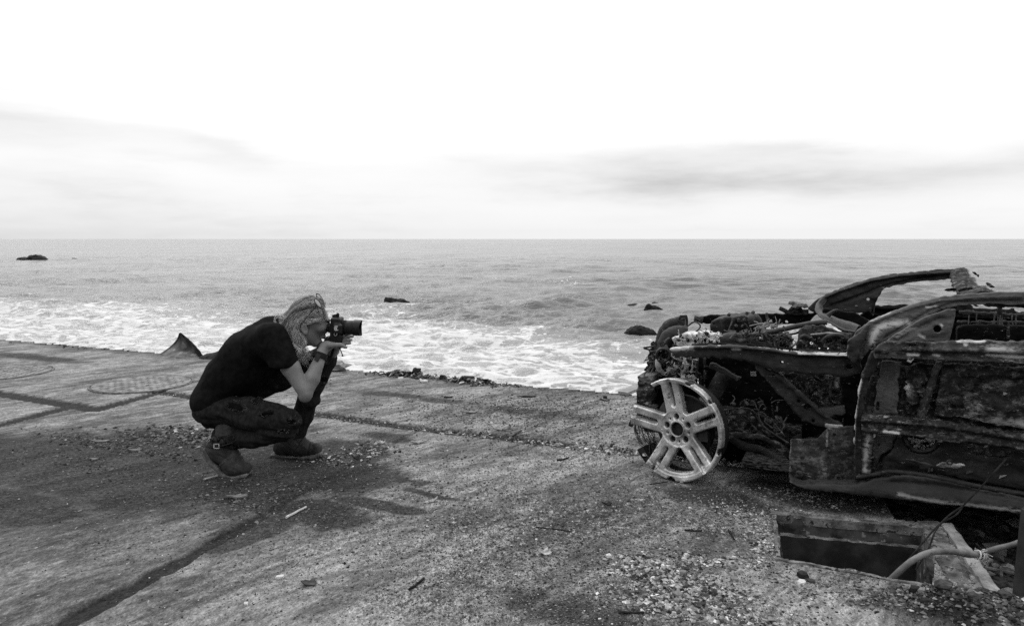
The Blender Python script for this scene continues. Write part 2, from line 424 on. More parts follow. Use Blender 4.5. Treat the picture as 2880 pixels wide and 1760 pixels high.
GRIT = [(1450, 1440, .9, .55, .8), (1550, 1650, .8, .30, 1.0), (2000, 1450, .55, .35, 1.0), (1250, 1700, .4, .2, .8), (1500, 1140, .9, .35, .85), (1150, 1090, .6, .22, .55), (450, 1250, .8, .18, .9), (800, 1330, .6, .32, .8), (1900, 1680, .5, .2, 1.0), (1650, 1300, .6, .4, .7), (1000, 1450, .4, .25, .7), (2300, 1390, .5, .2, .9), (2600, 1720, .4, .15, .9), (1100, 1600, .3, .2, .4)]
def grit_map(x, y):
    wx = x+.12*fbm(x*3, y*3, 4.0, 3); wy = y+.12*fbm(x*3, y*3, 6.0, 3); g = np.full(np.shape(x), .2)
    for u, v, a, b, s_ in GRIT:
        c = G(u, v); dx, dy = wx-c[0], wy-c[1]; p = dx*math.cos(GA)+dy*math.sin(GA); q = -dx*math.sin(GA)+dy*math.cos(GA)
        g = np.maximum(g, s_*np.exp(-((p/a)**2+(q/b)**2)**1.2))
    return np.clip(g*(.9+1.3*fbm(x*4.5, y*4.5, 3.0, 3)), .04, 1)
def ground_h(x, y):
    z = .006*fbm(x*1.3, y*1.3, .5, 3)+.0022*fbm(x*14, y*14, 2.5, 3)
    tm = trench_mask(x, y)
    z = z-tm*(.011+.010*fbm(x*20, y*20, 3.3, 2))
    return z, tm
n_r, n_c = 560, 860
iy = np.linspace(1/1.15, 1/10.2, n_r); ys = 1/iy
tx = np.concatenate([np.linspace(-1.7, -.76, 60), np.linspace(-.75, .75, n_c), np.linspace(.76, 1.7, 60)])
TY, TX = np.meshgrid(ys, tx, indexing='ij'); GX = TX*TY; GY = TY
GX = GX+.0; zg, tm = ground_h(GX, GY)
# dirt heap in the near right corner and the kerb spill
heap_c = G(2700, 1735); 
def heap_h(x, y): return np.maximum(.07*np.exp(-(((x-heap_c[0])/.30)**2+((y-heap_c[1])/.13)**2))*(1+.9*fbm(x*16, y*16, 6.1, 4)), 0)
zg = zg+heap_h(GX, GY)
dm = dirt_shadow_map(GX, GY); gm = grit_map(GX, GY)
xe_ = np.interp(GY, [.9, 2.3, 3.05, 3.98, 4.8], [-1.95, -1.46, -1.20, -.90, -.60]); am = .85*sstep(xe_-GX, -.03, .03)*(1-sstep(GY, 4.5, 5.1))+.15      # darker tone left of the long joint
nx_ = len(tx)
idx = np.arange(n_r*nx_).reshape(n_r, nx_)
quads = np.stack([idx[:-1, :-1], idx[:-1, 1:], idx[1:, 1:], idx[1:, :-1]], -1).reshape(-1, 4)
cx = GX.ravel()[quads].mean(1); cy = GY.ravel()[quads].mean(1); ctm = tm.ravel()[quads].mean(1)
keep = (cy < edge_y(cx)) & ~inpoly(cx, cy, PIT) & ~inpoly(cx, cy, LOW)
dTA = np.where(cx < -3.07, cy-np.interp(cx, [p[0] for p in T_A], [p[1] for p in T_A]), 0)
north = np.where(cx < -3.07, cy > np.interp(cx, [p[0] for p in T_A], [p[1] for p in T_A]), cy > np.interp(cx, [-3.07, -2.9, -1.5, -.73, .31, 3.5], [5.37, 5.99, 5.27, 4.87, 4.43, 3.05]))
eastE = cx > np.interp(cy, [p[1] for p in T_E][::-1], [p[0] for p in T_E][::-1])
eastD = cx > np.interp(cy, [p[1] for p in T_D][::-1], [p[0] for p in T_D][::-1])
lab = np.where(ctm > .5, 0, np.where(north, 1, np.where(eastE, 2, np.where(eastD, 3, 4))))
V0 = np.stack([GX.ravel(), GY.ravel(), zg.ravel()], 1)
def ground_material():
    t = NT('weathered_concrete'); d = t.attr('dirt'); tr = t.attr('trench'); gt = t.attr('grit')  # dirt also carries the shadow painted in at the feet
    gr = t.rmap(R(48), (.45, 1.8, 1)); g2 = t.rmap(R(48), (.7, 1.4, 1)); gf = t.map((1.2, .66, 1))
    big = t.noise(1.3, 5, .6, g2); streak = t.noise(3.4, 9, .72, gr, .5); med = t.noise(13, 7, .74, g2); fine = t.noise(62, 5, .75, gf); grit = t.noise(170, 3, .75, gf)
    c = t.ss(t.m_('ADD', t.m_('MULTIPLY', big, .45), t.m_('MULTIPLY', streak, .55)), .37, .65, .075, .30)
    c = t.m_('MULTIPLY', c, t.m_('SUBTRACT', 1.05, t.m_('MULTIPLY', t.attr('left_tone'), .40)))
    c = t.m_('MULTIPLY', c, t.ss(med, .35, .65, .56, 1.36))
    spk = t.m_('MULTIPLY', t.ss(fine, .36, .64, .40, 1.72), t.ss(grit, .36, .64, .55, 1.50))
    c = t.m_('MULTIPLY', c, t.mix(t.m_('ADD', .42, t.m_('MULTIPLY', gt, .58)), 1.0, spk))
    # worn pale skin of the concrete, pits where it has scaled away
    c = t.mix(t.m_('MULTIPLY', t.ss(t.m_('ADD', t.noise(11, 8, .78, g2), t.m_('MULTIPLY', t.m_('SUBTRACT', streak, .5), .35)), .60, .635), .45), c, .42)
    c = t.mix(t.m_('MULTIPLY', t.ss(t.m_('ADD', t.noise(34, 6, .78, gf), t.m_('MULTIPLY', t.m_('SUBTRACT', gt, .5), .10)), .575, .605), .85), c, .032)
    c = t.mix(t.m_('MULTIPLY', t.ss(t.m_('ADD', t.noise(30, 6, .75, gf), t.m_('MULTIPLY', t.m_('SUBTRACT', gt, .5), .10)), .61, .635), .85), c, .50)
    cw = t.n('ShaderNodeVectorMath', operation='ADD'); cn = t.n('ShaderNodeTexNoise'); cn.inputs['Scale'].default_value = 2.2; cn.inputs['Detail'].default_value = 6; cn.inputs['Roughness'].default_value = .7
    t.l(g2, cn.inputs['Vector']); t.l(g2, cw.inputs[0]); t.l(cn.outputs['Color'], cw.inputs[1])
    crk = t.m_('MULTIPLY', t.ss(t.voro(.75, 'DISTANCE_TO_EDGE', cw.outputs[0]), .003, .010, 1, 0), t.ss(t.noise(.9, 3, .6), .50, .58)); c = t.mix(t.m_('MULTIPLY', crk, .8), c, .03)
    # dirt and soot, plus the shadow painted at the feet, torn by noise at its rim and smeared along the grain
    dn = t.m_('ADD', t.m_('MULTIPLY', t.m_('SUBTRACT', streak, .5), 1.7), t.m_('ADD', t.m_('MULTIPLY', t.m_('SUBTRACT', t.noise(7.5, 9, .80, g2), .5), 1.3), t.m_('MULTIPLY', t.m_('SUBTRACT', fine, .5), .5)))
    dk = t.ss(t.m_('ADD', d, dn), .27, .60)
    soil = t.m_('MULTIPLY', t.ss(t.noise(46, 6, .78), .36, .66, .008, .060), t.ss(streak, .35, .65, .6, 1.5))
    soil = t.mix(t.m_('MULTIPLY', t.ss(t.noise(110, 4, .75), .60, .65), .6), soil, .26)
    c = t.mix(t.m_('MULTIPLY', dk, .94), c, soil)  # the soil tone also paints the shadow at the feet
    ts = t.ss(t.noise(60, 7, .8), .36, .68, .006, .042)
    c = t.mix(t.m_('MULTIPLY', tr, .95), c, ts)
    hgt = t.m_('ADD', t.m_('MULTIPLY', med, .6), t.m_('MULTIPLY', t.m_('ADD', t.m_('MULTIPLY', fine, .6), t.m_('MULTIPLY', grit, .4)), t.m_('ADD', .3, gt)))
    return t.done(t.bsdf(c, .92, .12, hgt, 1.0, .016))
M_GROUND = ground_material()
def sub_mesh(name, faces, parent, mat, extra=None):
    u, inv = np.unique(faces, return_inverse=True); inv = inv.reshape(faces.shape)
    at = {'dirt': dm.ravel()[u], 'trench': tm.ravel()[u], 'grit': gm.ravel()[u], 'left_tone': am.ravel()[u]}  # dirt also carries the shadow painted in at the feet
    return new_obj(name, mesh_np(name, V0[u], inv, True, at), parent, mat)
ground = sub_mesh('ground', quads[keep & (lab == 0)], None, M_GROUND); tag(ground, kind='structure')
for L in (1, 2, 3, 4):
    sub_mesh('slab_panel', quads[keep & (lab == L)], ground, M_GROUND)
# walls of every open rim: the seaward face of the slab and the cut sides
fk = quads[keep]; e = np.concatenate([fk[:, [0, 1]], fk[:, [1, 2]], fk[:, [2, 3]], fk[:, [3, 0]]])
key = np.sort(e, 1); key = key[:, 0].astype(np.int64)*len(V0)+key[:, 1]
uq, first, cnt = np.unique(key, return_index=True, return_counts=True); be = e[first[cnt == 1]]
pv = V0[be].mean(1)
sea_side = pv[:, 1] > edge_y(pv[:, 0])-.08
def skirt(name, ed, drop, mat):
    a, b = V0[ed[:, 0]], V0[ed[:, 1]]; n = len(ed)
    lo = np.array([0, 0, drop]); V = np.concatenate([a, b, b-lo, a-lo]); F = np.stack([np.arange(n)+n, np.arange(n), np.arange(n)+3*n, np.arange(n)+2*n], 1)
    return new_obj(name, mesh_np(name, V, F, False, {'dirt': np.full(4*n, .3), 'trench': np.zeros(4*n), 'grit': np.full(4*n, .5)}), ground, mat)
skirt('slab_sea_face', be[sea_side], 3.9, M_GROUND)
PITX = [tuple(pitc_+(np.array(p)-pitc_)*1.08) for pitc_ in [sum(np.array(q) for q in PIT)/4] for p in PIT]
rim = ~sea_side & ~inpoly(pv[:, 0], pv[:, 1], PITX) & (np.minimum(np.abs(pv[:, 0]/pv[:, 1]), 1.6) < 1.6) & (pv[:, 1] > 1.3) & (pv[:, 1] < 5)
skirt('slab_cut_side', be[rim], .26, M_GROUND)

# ------------------------------------------------------------------ manhole covers
M_COVER = gen_mat('worn_cover_metal', .12, .27, 9, .9, .15, .6, [(50, .60, .06)])
M_RING = gen_mat('cover_ring', .05, .16, 30, .8, .2, .3)
def manhole(u, v, rad, label, rot):
    c = G(u, v); e = empty('manhole_cover', (c[0], c[1], 0), label, 'manhole cover', 'round covers set in the slab')
    b = MB(); b.lathe([(rad+.018, -.004), (rad+.016, .008), (rad+.004, .009), (rad+.002, -.006)], (0, 0, 0), np.eye(3), 72); b.build('cover_ring', M_RING, e, smooth=False)
    b = MB(); b.lathe([(.0001, .006), (rad*.5, .007), (rad-.022, .0065), (rad-.020, .010), (rad-.008, .010), (rad-.004, -.01)], (0, 0, 0), np.eye(3), 72); b.build('lid', M_COVER, e)
    b = MB(); s = .052; k = int(rad/s)
    for i in range(-k, k+1):
        for j in range(-k, k+1):
            x, y = i*s, j*s
            if math.hypot(x, y) > rad-.05: continue
            a = rot+(0 if (i+j) % 2 else math.pi/2)
            b.box((x*math.cos(rot)-y*math.sin(rot), x*math.sin(rot)+y*math.cos(rot), .0085), (.017, .004, .0011), rotm(0, 0, a))
    o = b.build('tread_bars', M_COVER, e); tag(o, kind='stuff')
    return e
manhole(400, 1080, .395, 'round manhole cover with raised tread bars behind the crouching man', .5)
manhole(8, 1048, .40, 'smooth round manhole cover cut by the left edge of the picture', .2)

# ------------------------------------------------------------------ pit with kerbs at the near right
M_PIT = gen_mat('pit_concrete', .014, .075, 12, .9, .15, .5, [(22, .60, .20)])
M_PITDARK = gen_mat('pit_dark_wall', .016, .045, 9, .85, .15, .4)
M_LIP = gen_mat('pale_broken_concrete', .045, .22, 14, .9, .12, .9, [(28, .56, .03), (70, .62, .34)], bdist=.01)
pitb = sum(np.array(p) for p in PIT)/4
pit = empty('drain_pit', (pitb[0], pitb[1], 0), 'dark rectangular pit sunk in the slab beside the wrecked car', 'pit')
def pv3(p, z): return np.array([p[0], p[1], z])
def pit_pieces():
    c = np.append(pitb, 0); TL, TR, BR, BL = PIT
    def inward(p, d):
        q = np.array(p)-pitb; return pitb+q*(1-d/np.linalg.norm(q))
    def wall(name, a, b, z0, z1, ia, ib, mat):
        """one side: slanted face from lip a-b down to ia-ib"""
        n = 26; V = []
        for i in range(n+1):
            t = i/n
            for (p, q, z) in ((a, b, z0), (ia, ib, z1)):
                v = np.array(p)*(1-t)+np.array(q)*t
                V.append([v[0]+rng.uniform(-.001, .001), v[1]+rng.uniform(-.001, .001), z+rng.uniform(-.003, .003)])
        F = [[2*i, 2*i+1, 2*i+3, 2*i+2] for i in range(n)]
        return new_obj(name, mesh_np(name, np.array(V)-c, F, True, {'tone': np.full(len(V), .5)}), pit, mat)
    L = [inward(p, .045) for p in PIT]; D = [inward(p, .05) for p in PIT]
    for i in range(4):
        j = (i+1) % 4
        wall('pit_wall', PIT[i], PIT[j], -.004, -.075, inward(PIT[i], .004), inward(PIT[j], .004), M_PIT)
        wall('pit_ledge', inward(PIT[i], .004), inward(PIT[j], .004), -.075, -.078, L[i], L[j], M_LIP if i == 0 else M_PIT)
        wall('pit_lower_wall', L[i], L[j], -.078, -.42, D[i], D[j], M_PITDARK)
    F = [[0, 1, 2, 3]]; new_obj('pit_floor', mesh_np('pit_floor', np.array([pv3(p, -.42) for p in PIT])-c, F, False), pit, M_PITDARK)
pit_pieces()
# lip of pale broken concrete along the back, proud of the slab
def kerb(name, pts, wid, hgt, mat, z0=-.02, seg=40, rough=.006, parent=None, base=(0, 0, 0), chip=.012):
    pts = np.array([np.array(p[:2]) for p in pts]); cum = np.concatenate([[0], np.cumsum(np.hypot(*np.diff(pts, axis=0).T))])
    s = np.linspace(0, cum[-1], seg); x = np.interp(s, cum, pts[:, 0]); y = np.interp(s, cum, pts[:, 1])
    tx_, ty_ = np.gradient(x), np.gradient(y); l = np.hypot(tx_, ty_); nx2, ny2 = -ty_/l, tx_/l
    prof = [(-.5, z0), (-.5, hgt*.8), (-.38, hgt), (0, hgt*1.02), (.38, hgt), (.5, hgt*.8), (.5, z0)]
    V = []
    for a, h in prof:
        w_ = wid*a; j = rough*(fbm(s*18, a*7, h*40+3, 2)); j2 = chip*np.minimum(0, fbm(s*11, a*3+8, 2.2, 3)+.15)
        V.append(np.stack([x+nx2*(w_+j), y+ny2*(w_+j), np.full(seg, h)+(j+j2)*(1 if h > 0 else .2)], 1))
    m = len(prof); V = np.concatenate(V); F = []
    for k in range(m-1):
        for i in range(seg-1): F.append([k*seg+i, k*seg+i+1, (k+1)*seg+i+1, (k+1)*seg+i])
    return new_obj(name, mesh_np(name, V-np.asarray(base), F, False, {'tone': np.full(len(V), .5)}), parent, mat)
cpit = np.append(pitb, 0)
kerb('pit_lip', [G(2164, 1445), G(2420, 1468), G(2516, 1477), G(2662, 1490)], .040, .011, M_LIP, -.03, 90, .010, parent=pit, base=cpit)
kerb('pit_lip', [G(2176, 1452), G(2184, 1510), G(2190, 1570)], .018, .010, M_LIP, -.03, 40, .008, parent=pit, base=cpit)
kerb('pit_lip', [G(2180, 1572), G(2400, 1610), G(2560, 1640), G(2640, 1654)], .020, .006, M_LIP, -.05, 60, .008, parent=pit, base=cpit)
kb = (G(2640, 1480)+G(2752, 1680))/2; kb[2] = 0
kerbt = empty('concrete_kerb', kb, 'pale chipped concrete beam running from the car side of the pit towards the camera', 'kerb')
kerb('beam_top', [G(2610, 1470), G(2652, 1548), G(2706, 1640), G(2752, 1715)], .085, .010, M_LIP, -.16, 110, .014, kerbt, kb, .03)
kerb('beam_step', [G(2600, 1522), G(2634, 1590), G(2668, 1640)], .05, -.035, M_PIT, -.20, 60, .014, kerbt, kb, .03)
M_KERB = gen_mat('pale_kerb_face', .14, .34, 12, .9, .15, .8, [(36, .62, .06)], bdist=.008)
kerb('beam_outer_rail', [G(2662, 1480), G(2726, 1570), G(2796, 1672)], .045, .016, M_KERB, -.2, 80, .006, kerbt, kb)
# lower ground of burnt rubble under the car and to the right
gx, gy = np.meshgrid(np.linspace(1.2, 4.5, 150), np.linspace(2.0, 4.8, 140), indexing='ij')
gz = -.17+.05*fbm(gx*5, gy*5, 9.2, 4)
ii = np.arange(gx.size).reshape(gx.shape); qf = np.stack([ii[:-1, :-1], ii[1:, :-1], ii[1:, 1:], ii[:-1, 1:]], -1).reshape(-1, 4)
qc = np.stack([gx.ravel()[qf].mean(1), gy.ravel()[qf].mean(1)], 1)
LOWB = [(a+.02, b) for a, b in LOW]
qf = qf[inpoly(qc[:, 0], qc[:, 1], [(p[0]-.06*np.sign(2.9-p[0])-.03, p[1]) for p in LOW])]
M_RUBBLE = gen_mat('burnt_soil', .012, .07, 30, .95, .1, .8, [(80, .64, .16)])
rub = new_obj('burnt_rubble_ground', mesh_np('burnt_rubble_ground', np.stack([gx.ravel(), gy.ravel(), gz.ravel()], 1), qf, True), ground, M_RUBBLE)

# unseen hillside added behind the road, at the photographer's back: it keeps the sky off everything that faces the camera
hx, hy = np.meshgrid(np.linspace(-260, 260, 90), np.linspace(-16, -170, 40), indexing='ij')
hz = 46*sstep(-hy, 14, 110)*(.8+.5*fbm(hx*.02, hy*.02, 2.2, 4))+1.2*fbm(hx*.2, hy*.2, 5.0, 3)-.5
ii = np.arange(hx.size).reshape(hx.shape); qf = np.stack([ii[:-1, :-1], ii[1:, :-1], ii[1:, 1:], ii[:-1, 1:]], -1).reshape(-1, 4)
added_hills = new_obj('added_hills', mesh_np('added_hills', np.stack([hx.ravel(), hy.ravel(), hz.ravel()], 1), qf, True), None, gen_mat('added_hill_scrub', .03, .09, .8, .95, .05, .3)); tag(added_hills, kind='structure')
rd = new_obj('road', mesh_np('road', np.array([[-260, -16, -.05], [260, -16, -.05], [260, 1.4, -.05], [-260, 1.4, -.05]]), [[0, 1, 2, 3]], False), None, gen_mat('asphalt', .04, .07, 6, .9, .15, .3)); tag(rd, kind='structure')
# ================================================================== SEA
SEA = -3.5
def sea_grid():
    r0 = np.linspace(1/9.0, 1/18.0, 40); r1 = np.linspace(1/18.0, 1/900.0, 620)[1:]; r2 = 1/np.geomspace(900, 42000, 30)[1:]
    y = 1/np.concatenate([r0, r1, r2]); t = np.concatenate([np.linspace(-2.2, -.77, 50), np.linspace(-.76, .76, 620), np.linspace(.77, 2.2, 50)])
    Y, T = np.meshgrid(y, t, indexing='ij'); X = T*Y; dy = np.abs(np.gradient(y))[:, None]*np.ones_like(T)
    z = np.zeros_like(X)
    for i in range(70):
        lam = .5*1.075**i*(.9+.2*rng.random()); 
        if lam > 16: lam = 2+10*rng.random()
        th = rng.normal(R(100), R(26)); k = 2*np.pi/lam; ph = rng.random()*6.28
        amp = .0125*lam**.72*(.5+rng.random()*.8)*(1 if lam < 4 else .5)
        fade = sstep(lam/dy, 2.2, 4.5)
        arg = k*(X*math.cos(th)+Y*math.sin(th))+ph+1.2*np.sin(k*.21*(X*math.sin(th)-Y*math.cos(th))+ph*3)
        s = np.sin(arg); z += amp*fade*(s+.28*np.cos(2*arg))
    z *= (.75+.6*sstep(fbm(X*.06, Y*.06, 4.0, 2), -.3, .4))
    # swell about to break near the shore
    return X, Y, z
SX, SY, SZ = sea_grid()
def foam_density(X, Y):
    xs = X/np.maximum(Y, 1)*2080+1440; vs = 672+2080*4.75/np.maximum(Y, 1)
    w = fbm(X*.10, Y*.055, 1.7, 3)
    # distance of the outer rim of the surf from the slab, by place along the shore
    rimy = np.interp(X, [-40, -24, -16, -9, -4, 0, 5, 9, 14, 30], [64, 58, 50, 50, 44, 38, 36, 38, 42, 46])+11*w
    d = sstep(rimy-Y, -5.0, 14.0)
    d = d*np.interp(X, [-30, -8, 0, 7, 14], [.84, .90, .95, .90, .80])
    d = d-.14*np.exp(-(((X-6)/3.5)**2+((Y-25)/3.0)**2))
    lines = np.exp(-((Y-(50+3*np.sin(X*.12)+6*fbm(X*.07, 2.0, 3.0, 2)))/1.2)**2)*.30*sstep(vnoise(X*.12, 5.0), -.1, .25)
    patch = .34*sstep(fbm(X*.05, Y*.03, 7.7, 3), .20, .42)*sstep(130-Y, 0, 60)
    return np.clip(np.maximum(d, np.maximum(lines, patch)), 0, 1)
FD = foam_density(SX, SY)
SZ = SZ+.05*FD*fbm(SX*1.1, SY*1.1, 3.3, 3)*sstep(60-SY, 0, 15)
def sea_material():
    t = NT('sea_water'); d = t.attr('foam'); lc = t.map((.62, 1.0, 1.0))
    n1 = t.noise(1.7, 8, .68, lc, .9); n2 = t.noise(.45, 4, .6, lc, .5); vo = t.voro(1.25, 'DISTANCE_TO_EDGE', t.map((.6, 1.0, 1), 0, (3, 1, 0)))
    wv = t.n('ShaderNodeVectorMath', operation='ADD')
    nn = t.n('ShaderNodeTexNoise'); nn.inputs['Scale'].default_value = 1.3; nn.inputs['Detail'].default_value = 4; t.l(lc, nn.inputs['Vector'])
    t.l(t.map((.6, 1.0, 1)), wv.inputs[0]); t.l(nn.outputs['Color'], wv.inputs[1])
    web = t.voro(1.35, 'DISTANCE_TO_EDGE', wv.outputs[0]); web2 = t.voro(3.1, 'DISTANCE_TO_EDGE', wv.outputs[0])
    lace = t.m_('ADD', t.m_('MULTIPLY', t.ss(web, .0, .34, 1, 0), .55), t.m_('MULTIPLY', t.ss(web2, .0, .22, 1, 0), .22))
    val = t.m_('ADD', t.m_('ADD', lace, t.m_('MULTIPLY', t.m_('SUBTRACT', n1, .5), 1.5)), t.m_('MULTIPLY', t.m_('SUBTRACT', n2, .5), .9))
    thr = t.m_('SUBTRACT', .98, t.m_('MULTIPLY', d, .62))
    f = t.ss(t.m_('SUBTRACT', val, thr), -.03, .13)
    f = t.m_('MULTIPLY', f, t.ss(d, .03, .16))
    # milky churned water under and round the foam
    milk = t.m_('MULTIPLY', d, .20)
    lift = t.noise(.05, 3, .5, t.map((.5, 1, 1)))
    wc = t.m_('ADD', t.m_('ADD', .11, milk), t.ss(lift, .35, .65, 0, .05))
    sep = t.n('ShaderNodeSeparateXYZ'); t.l(t.obj, sep.inputs[0]); far = t.ss(sep.outputs[1], 35, 220); far2 = t.ss(sep.outputs[1], 150, 900)
    small = t.m_('MULTIPLY', t.m_('ADD', t.noise(1.1, 5, .6, t.map((.42, 1.0, 1))), t.m_('MULTIPLY', t.noise(6.0, 3, .6, t.map((.45, 1.0, 1))), .20)), t.mix(far, .34, .16))
    midw = t.m_('MULTIPLY', t.noise(.42, 4, .58, t.map((.70, .62, 1))), t.mix(far, .40, 1.5)); longw = t.m_('MULTIPLY', t.noise(.085, 4, .6, t.map((.9, .40, 1))), t.mix(far, .35, 6.5))
    vlong = t.m_('MULTIPLY', t.noise(.022, 3, .6, t.map((1.0, .22, 1))), t.mix(far2, 0.0, 26.0))
    bn = t.m_('ADD', t.m_('ADD', small, midw), t.m_('ADD', longw, vlong))
    bump = t.n('ShaderNodeBump'); bump.inputs['Strength'].default_value = 1.0; bump.inputs['Distance'].default_value = 1.0; t.l(bn, bump.inputs['Height'])
    w = t.bsdf(wc, .15, .5); w.inputs['IOR'].default_value = 1.33; t.l(bump.outputs[0], w.inputs['Normal'])
    fm = t.bsdf(t.ss(n1, .3, .7, .48, .70), .9, .1, n1, .8, .10)
    mx = t.n('ShaderNodeMixShader'); t.l(f, mx.inputs[0]); t.l(w.outputs[0], mx.inputs[1]); t.l(fm.outputs[0], mx.inputs[2])
    t.l(mx.outputs[0], t.out.inputs['Surface']); return t.m
ii = np.arange(SX.size).reshape(SX.shape); qf = np.stack([ii[:-1, :-1], ii[:-1, 1:], ii[1:, 1:], ii[1:, :-1]], -1).reshape(-1, 4)
sea = new_obj('sea', mesh_np('sea', np.stack([SX.ravel(), SY.ravel(), SZ.ravel()+SEA], 1), qf, True, {'foam': FD.ravel()}), None, sea_material())
tag(sea, kind='structure')
# sea rocks
M_ROCK = gen_mat('wet_black_rock', .004, .014, 3.0, .7, .15, .9, [(9, .64, .03)], bdist=.05)
def seag(u, v): return G(u, v, SEA)
def sea_rock(u, v, wpx, hpx, seed, lab, bumps):
    c = seag(u, v); y = c[1]; w = wpx*y/FPX; h = hpx*y/FPX
    f = Field((-w*.75, -w*.6, -h*.9), (w*.75, w*.6, h*1.5), w/44)
    for bx, bw, bh in bumps: f.ell((bx*w, (hash3(np.array(seed), np.array(int(bx*50)), np.array(3))-.5)*w*.2, -h*.15), (bw*w, bw*w*.8, bh*h*1.15), None, w*.08)
    o = finish('sea_rock', f.mesh(), (0, 0, 0), M_ROCK, None, lambda V: w*.07*fbm(V[:, 0]/w*7+seed, V[:, 1]/w*7, V[:, 2]/w*9, 4))
    o.location = tuple(c); tag(o, lab, 'rock', 'rocks standing out of the sea')
sea_rock(90, 731, 76, 14, 1, 'low wide dark rock far out in the sea near the left edge of the picture', [(-.25, .26, .55), (.1, .34, 1.0), (.3, .2, .6)])
sea_rock(209, 729, 22, 4, 2, 'tiny flat rock tip far out beside the low wide rock on the left', [(0, .4, .9), (.2, .25, .6)])
sea_rock(1115, 852, 78, 18, 3, 'knobbly dark rock in the open water above the camera lens', [(-.3, .2, 1.0), (-.05, .24, .8), (.2, .22, .75), (.4, .12, .45)])
sea_rock(1782, 859, 38, 6, 4, 'thin flat dark rock left of the sloping rock beyond the car', [(0, .45, .9), (-.2, .3, .6)])
sea_rock(1838, 871, 58, 18, 5, 'dark rock sloping down to the right beyond the front of the car', [(-.22, .22, 1.0), (.05, .26, .75), (.3, .2, .35)])
sea_rock(1843, 853, 24, 4, 6, 'small pale rock tip just breaking the water behind the sloping rock', [(0, .42, .9)])
sea_rock(1798, 939, 92, 26, 7, 'largest black domed rock in the surf next to the engine', [(-.3, .18, .55), (0, .34, .95), (.25, .25, .7), (-.12, .25, .9)])
# ================================================================== THE CROUCHING PHOTOGRAPHER
YM = 4.05                                   # depth of the body's middle plane; lower y is nearer
def px(m, y=YM): return m*y/FPX             # pixels of the photograph -> metres at depth y
M_SKIN = gen_mat('skin', .155, .225, 9, .55, .3, .15, [(70, .66, .13)], bdist=.002)
M_SHIRT = gen_mat('black_cotton', .004, .009, 30, .95, .08, .4, bdist=.004)
M_JEANS = gen_mat('worn_denim', .012, .024, 55, .95, .06, .7, [(120, .64, .05)], (1, 1, .5), bdist=.004)
M_LEGGINGS = gen_mat('black_underlayer', .003, .006, 30, .95, .05, .2)
M_BOOT = gen_mat('dusty_leather', .024, .052, 17, .75, .25, .5, [(50, .64, .09)], bdist=.003)
M_SOLE = gen_mat('boot_sole', .08, .16, 30, .9, .15, .4)
M_HAIR = gen_mat('streaked_blond_hair', .26, .46, 60, .55, .35, .3, tone=True)
M_HAIRBASE = gen_mat('hair_underlayer', .06, .15, 40, .7, .2, .5, None, (.5, 3, .9))
M_STRAP = gen_mat('black_strap', .006, .014, 40, .7, .2, .3)
M_CAM = gen_mat('black_camera_plastic', .006, .013, 60, .55, .3, .3)
M_CAMRUB = gen_mat('camera_rubber', .007, .013, 120, .85, .15, .6)
M_CHROME = gen_mat('bright_metal', .35, .55, 40, .35, .6, .1)
M_GLASS = gen_mat('lens_glass', .002, .004, 5, .05, .8, 0)
M_THREAD = gen_mat('frayed_white_thread', .05, .12, 60, .95, .05, .2)
pb = G(690, 1318); pb = np.array([pb[0], 4.05, 0])
person = empty('person', pb, 'long-haired person crouching in black tee shirt and ripped jeans to take a photograph', 'person')
SHF_Y = .075
def Q(u, v, y): return P(u, v, y-SHF_Y)
# joints (pixel, depth)
HIPN, HIPF = Q(612, 1142, 3.96), Q(615, 1130, 4.15)
KNN, KNF = Q(812, 1184, 3.88), Q(908, 1008, 4.21)
ANN, ANF = Q(606, 1240, 3.93), Q(828, 1228, 4.27)
SHN, SHF = Q(775, 962, 3.88), Q(770, 950, 4.23)
ELN, ELF = Q(860, 1106, 3.845), Q(892, 1062, 4.35)
WRN, WRF = Q(903, 1000, 3.93), Q(938, 986, 4.17)
HEADC = Q(868, 895, 4.04)
lo, hi = (-2.05, 3.60, -.03), (-.72, 4.42, 1.08)
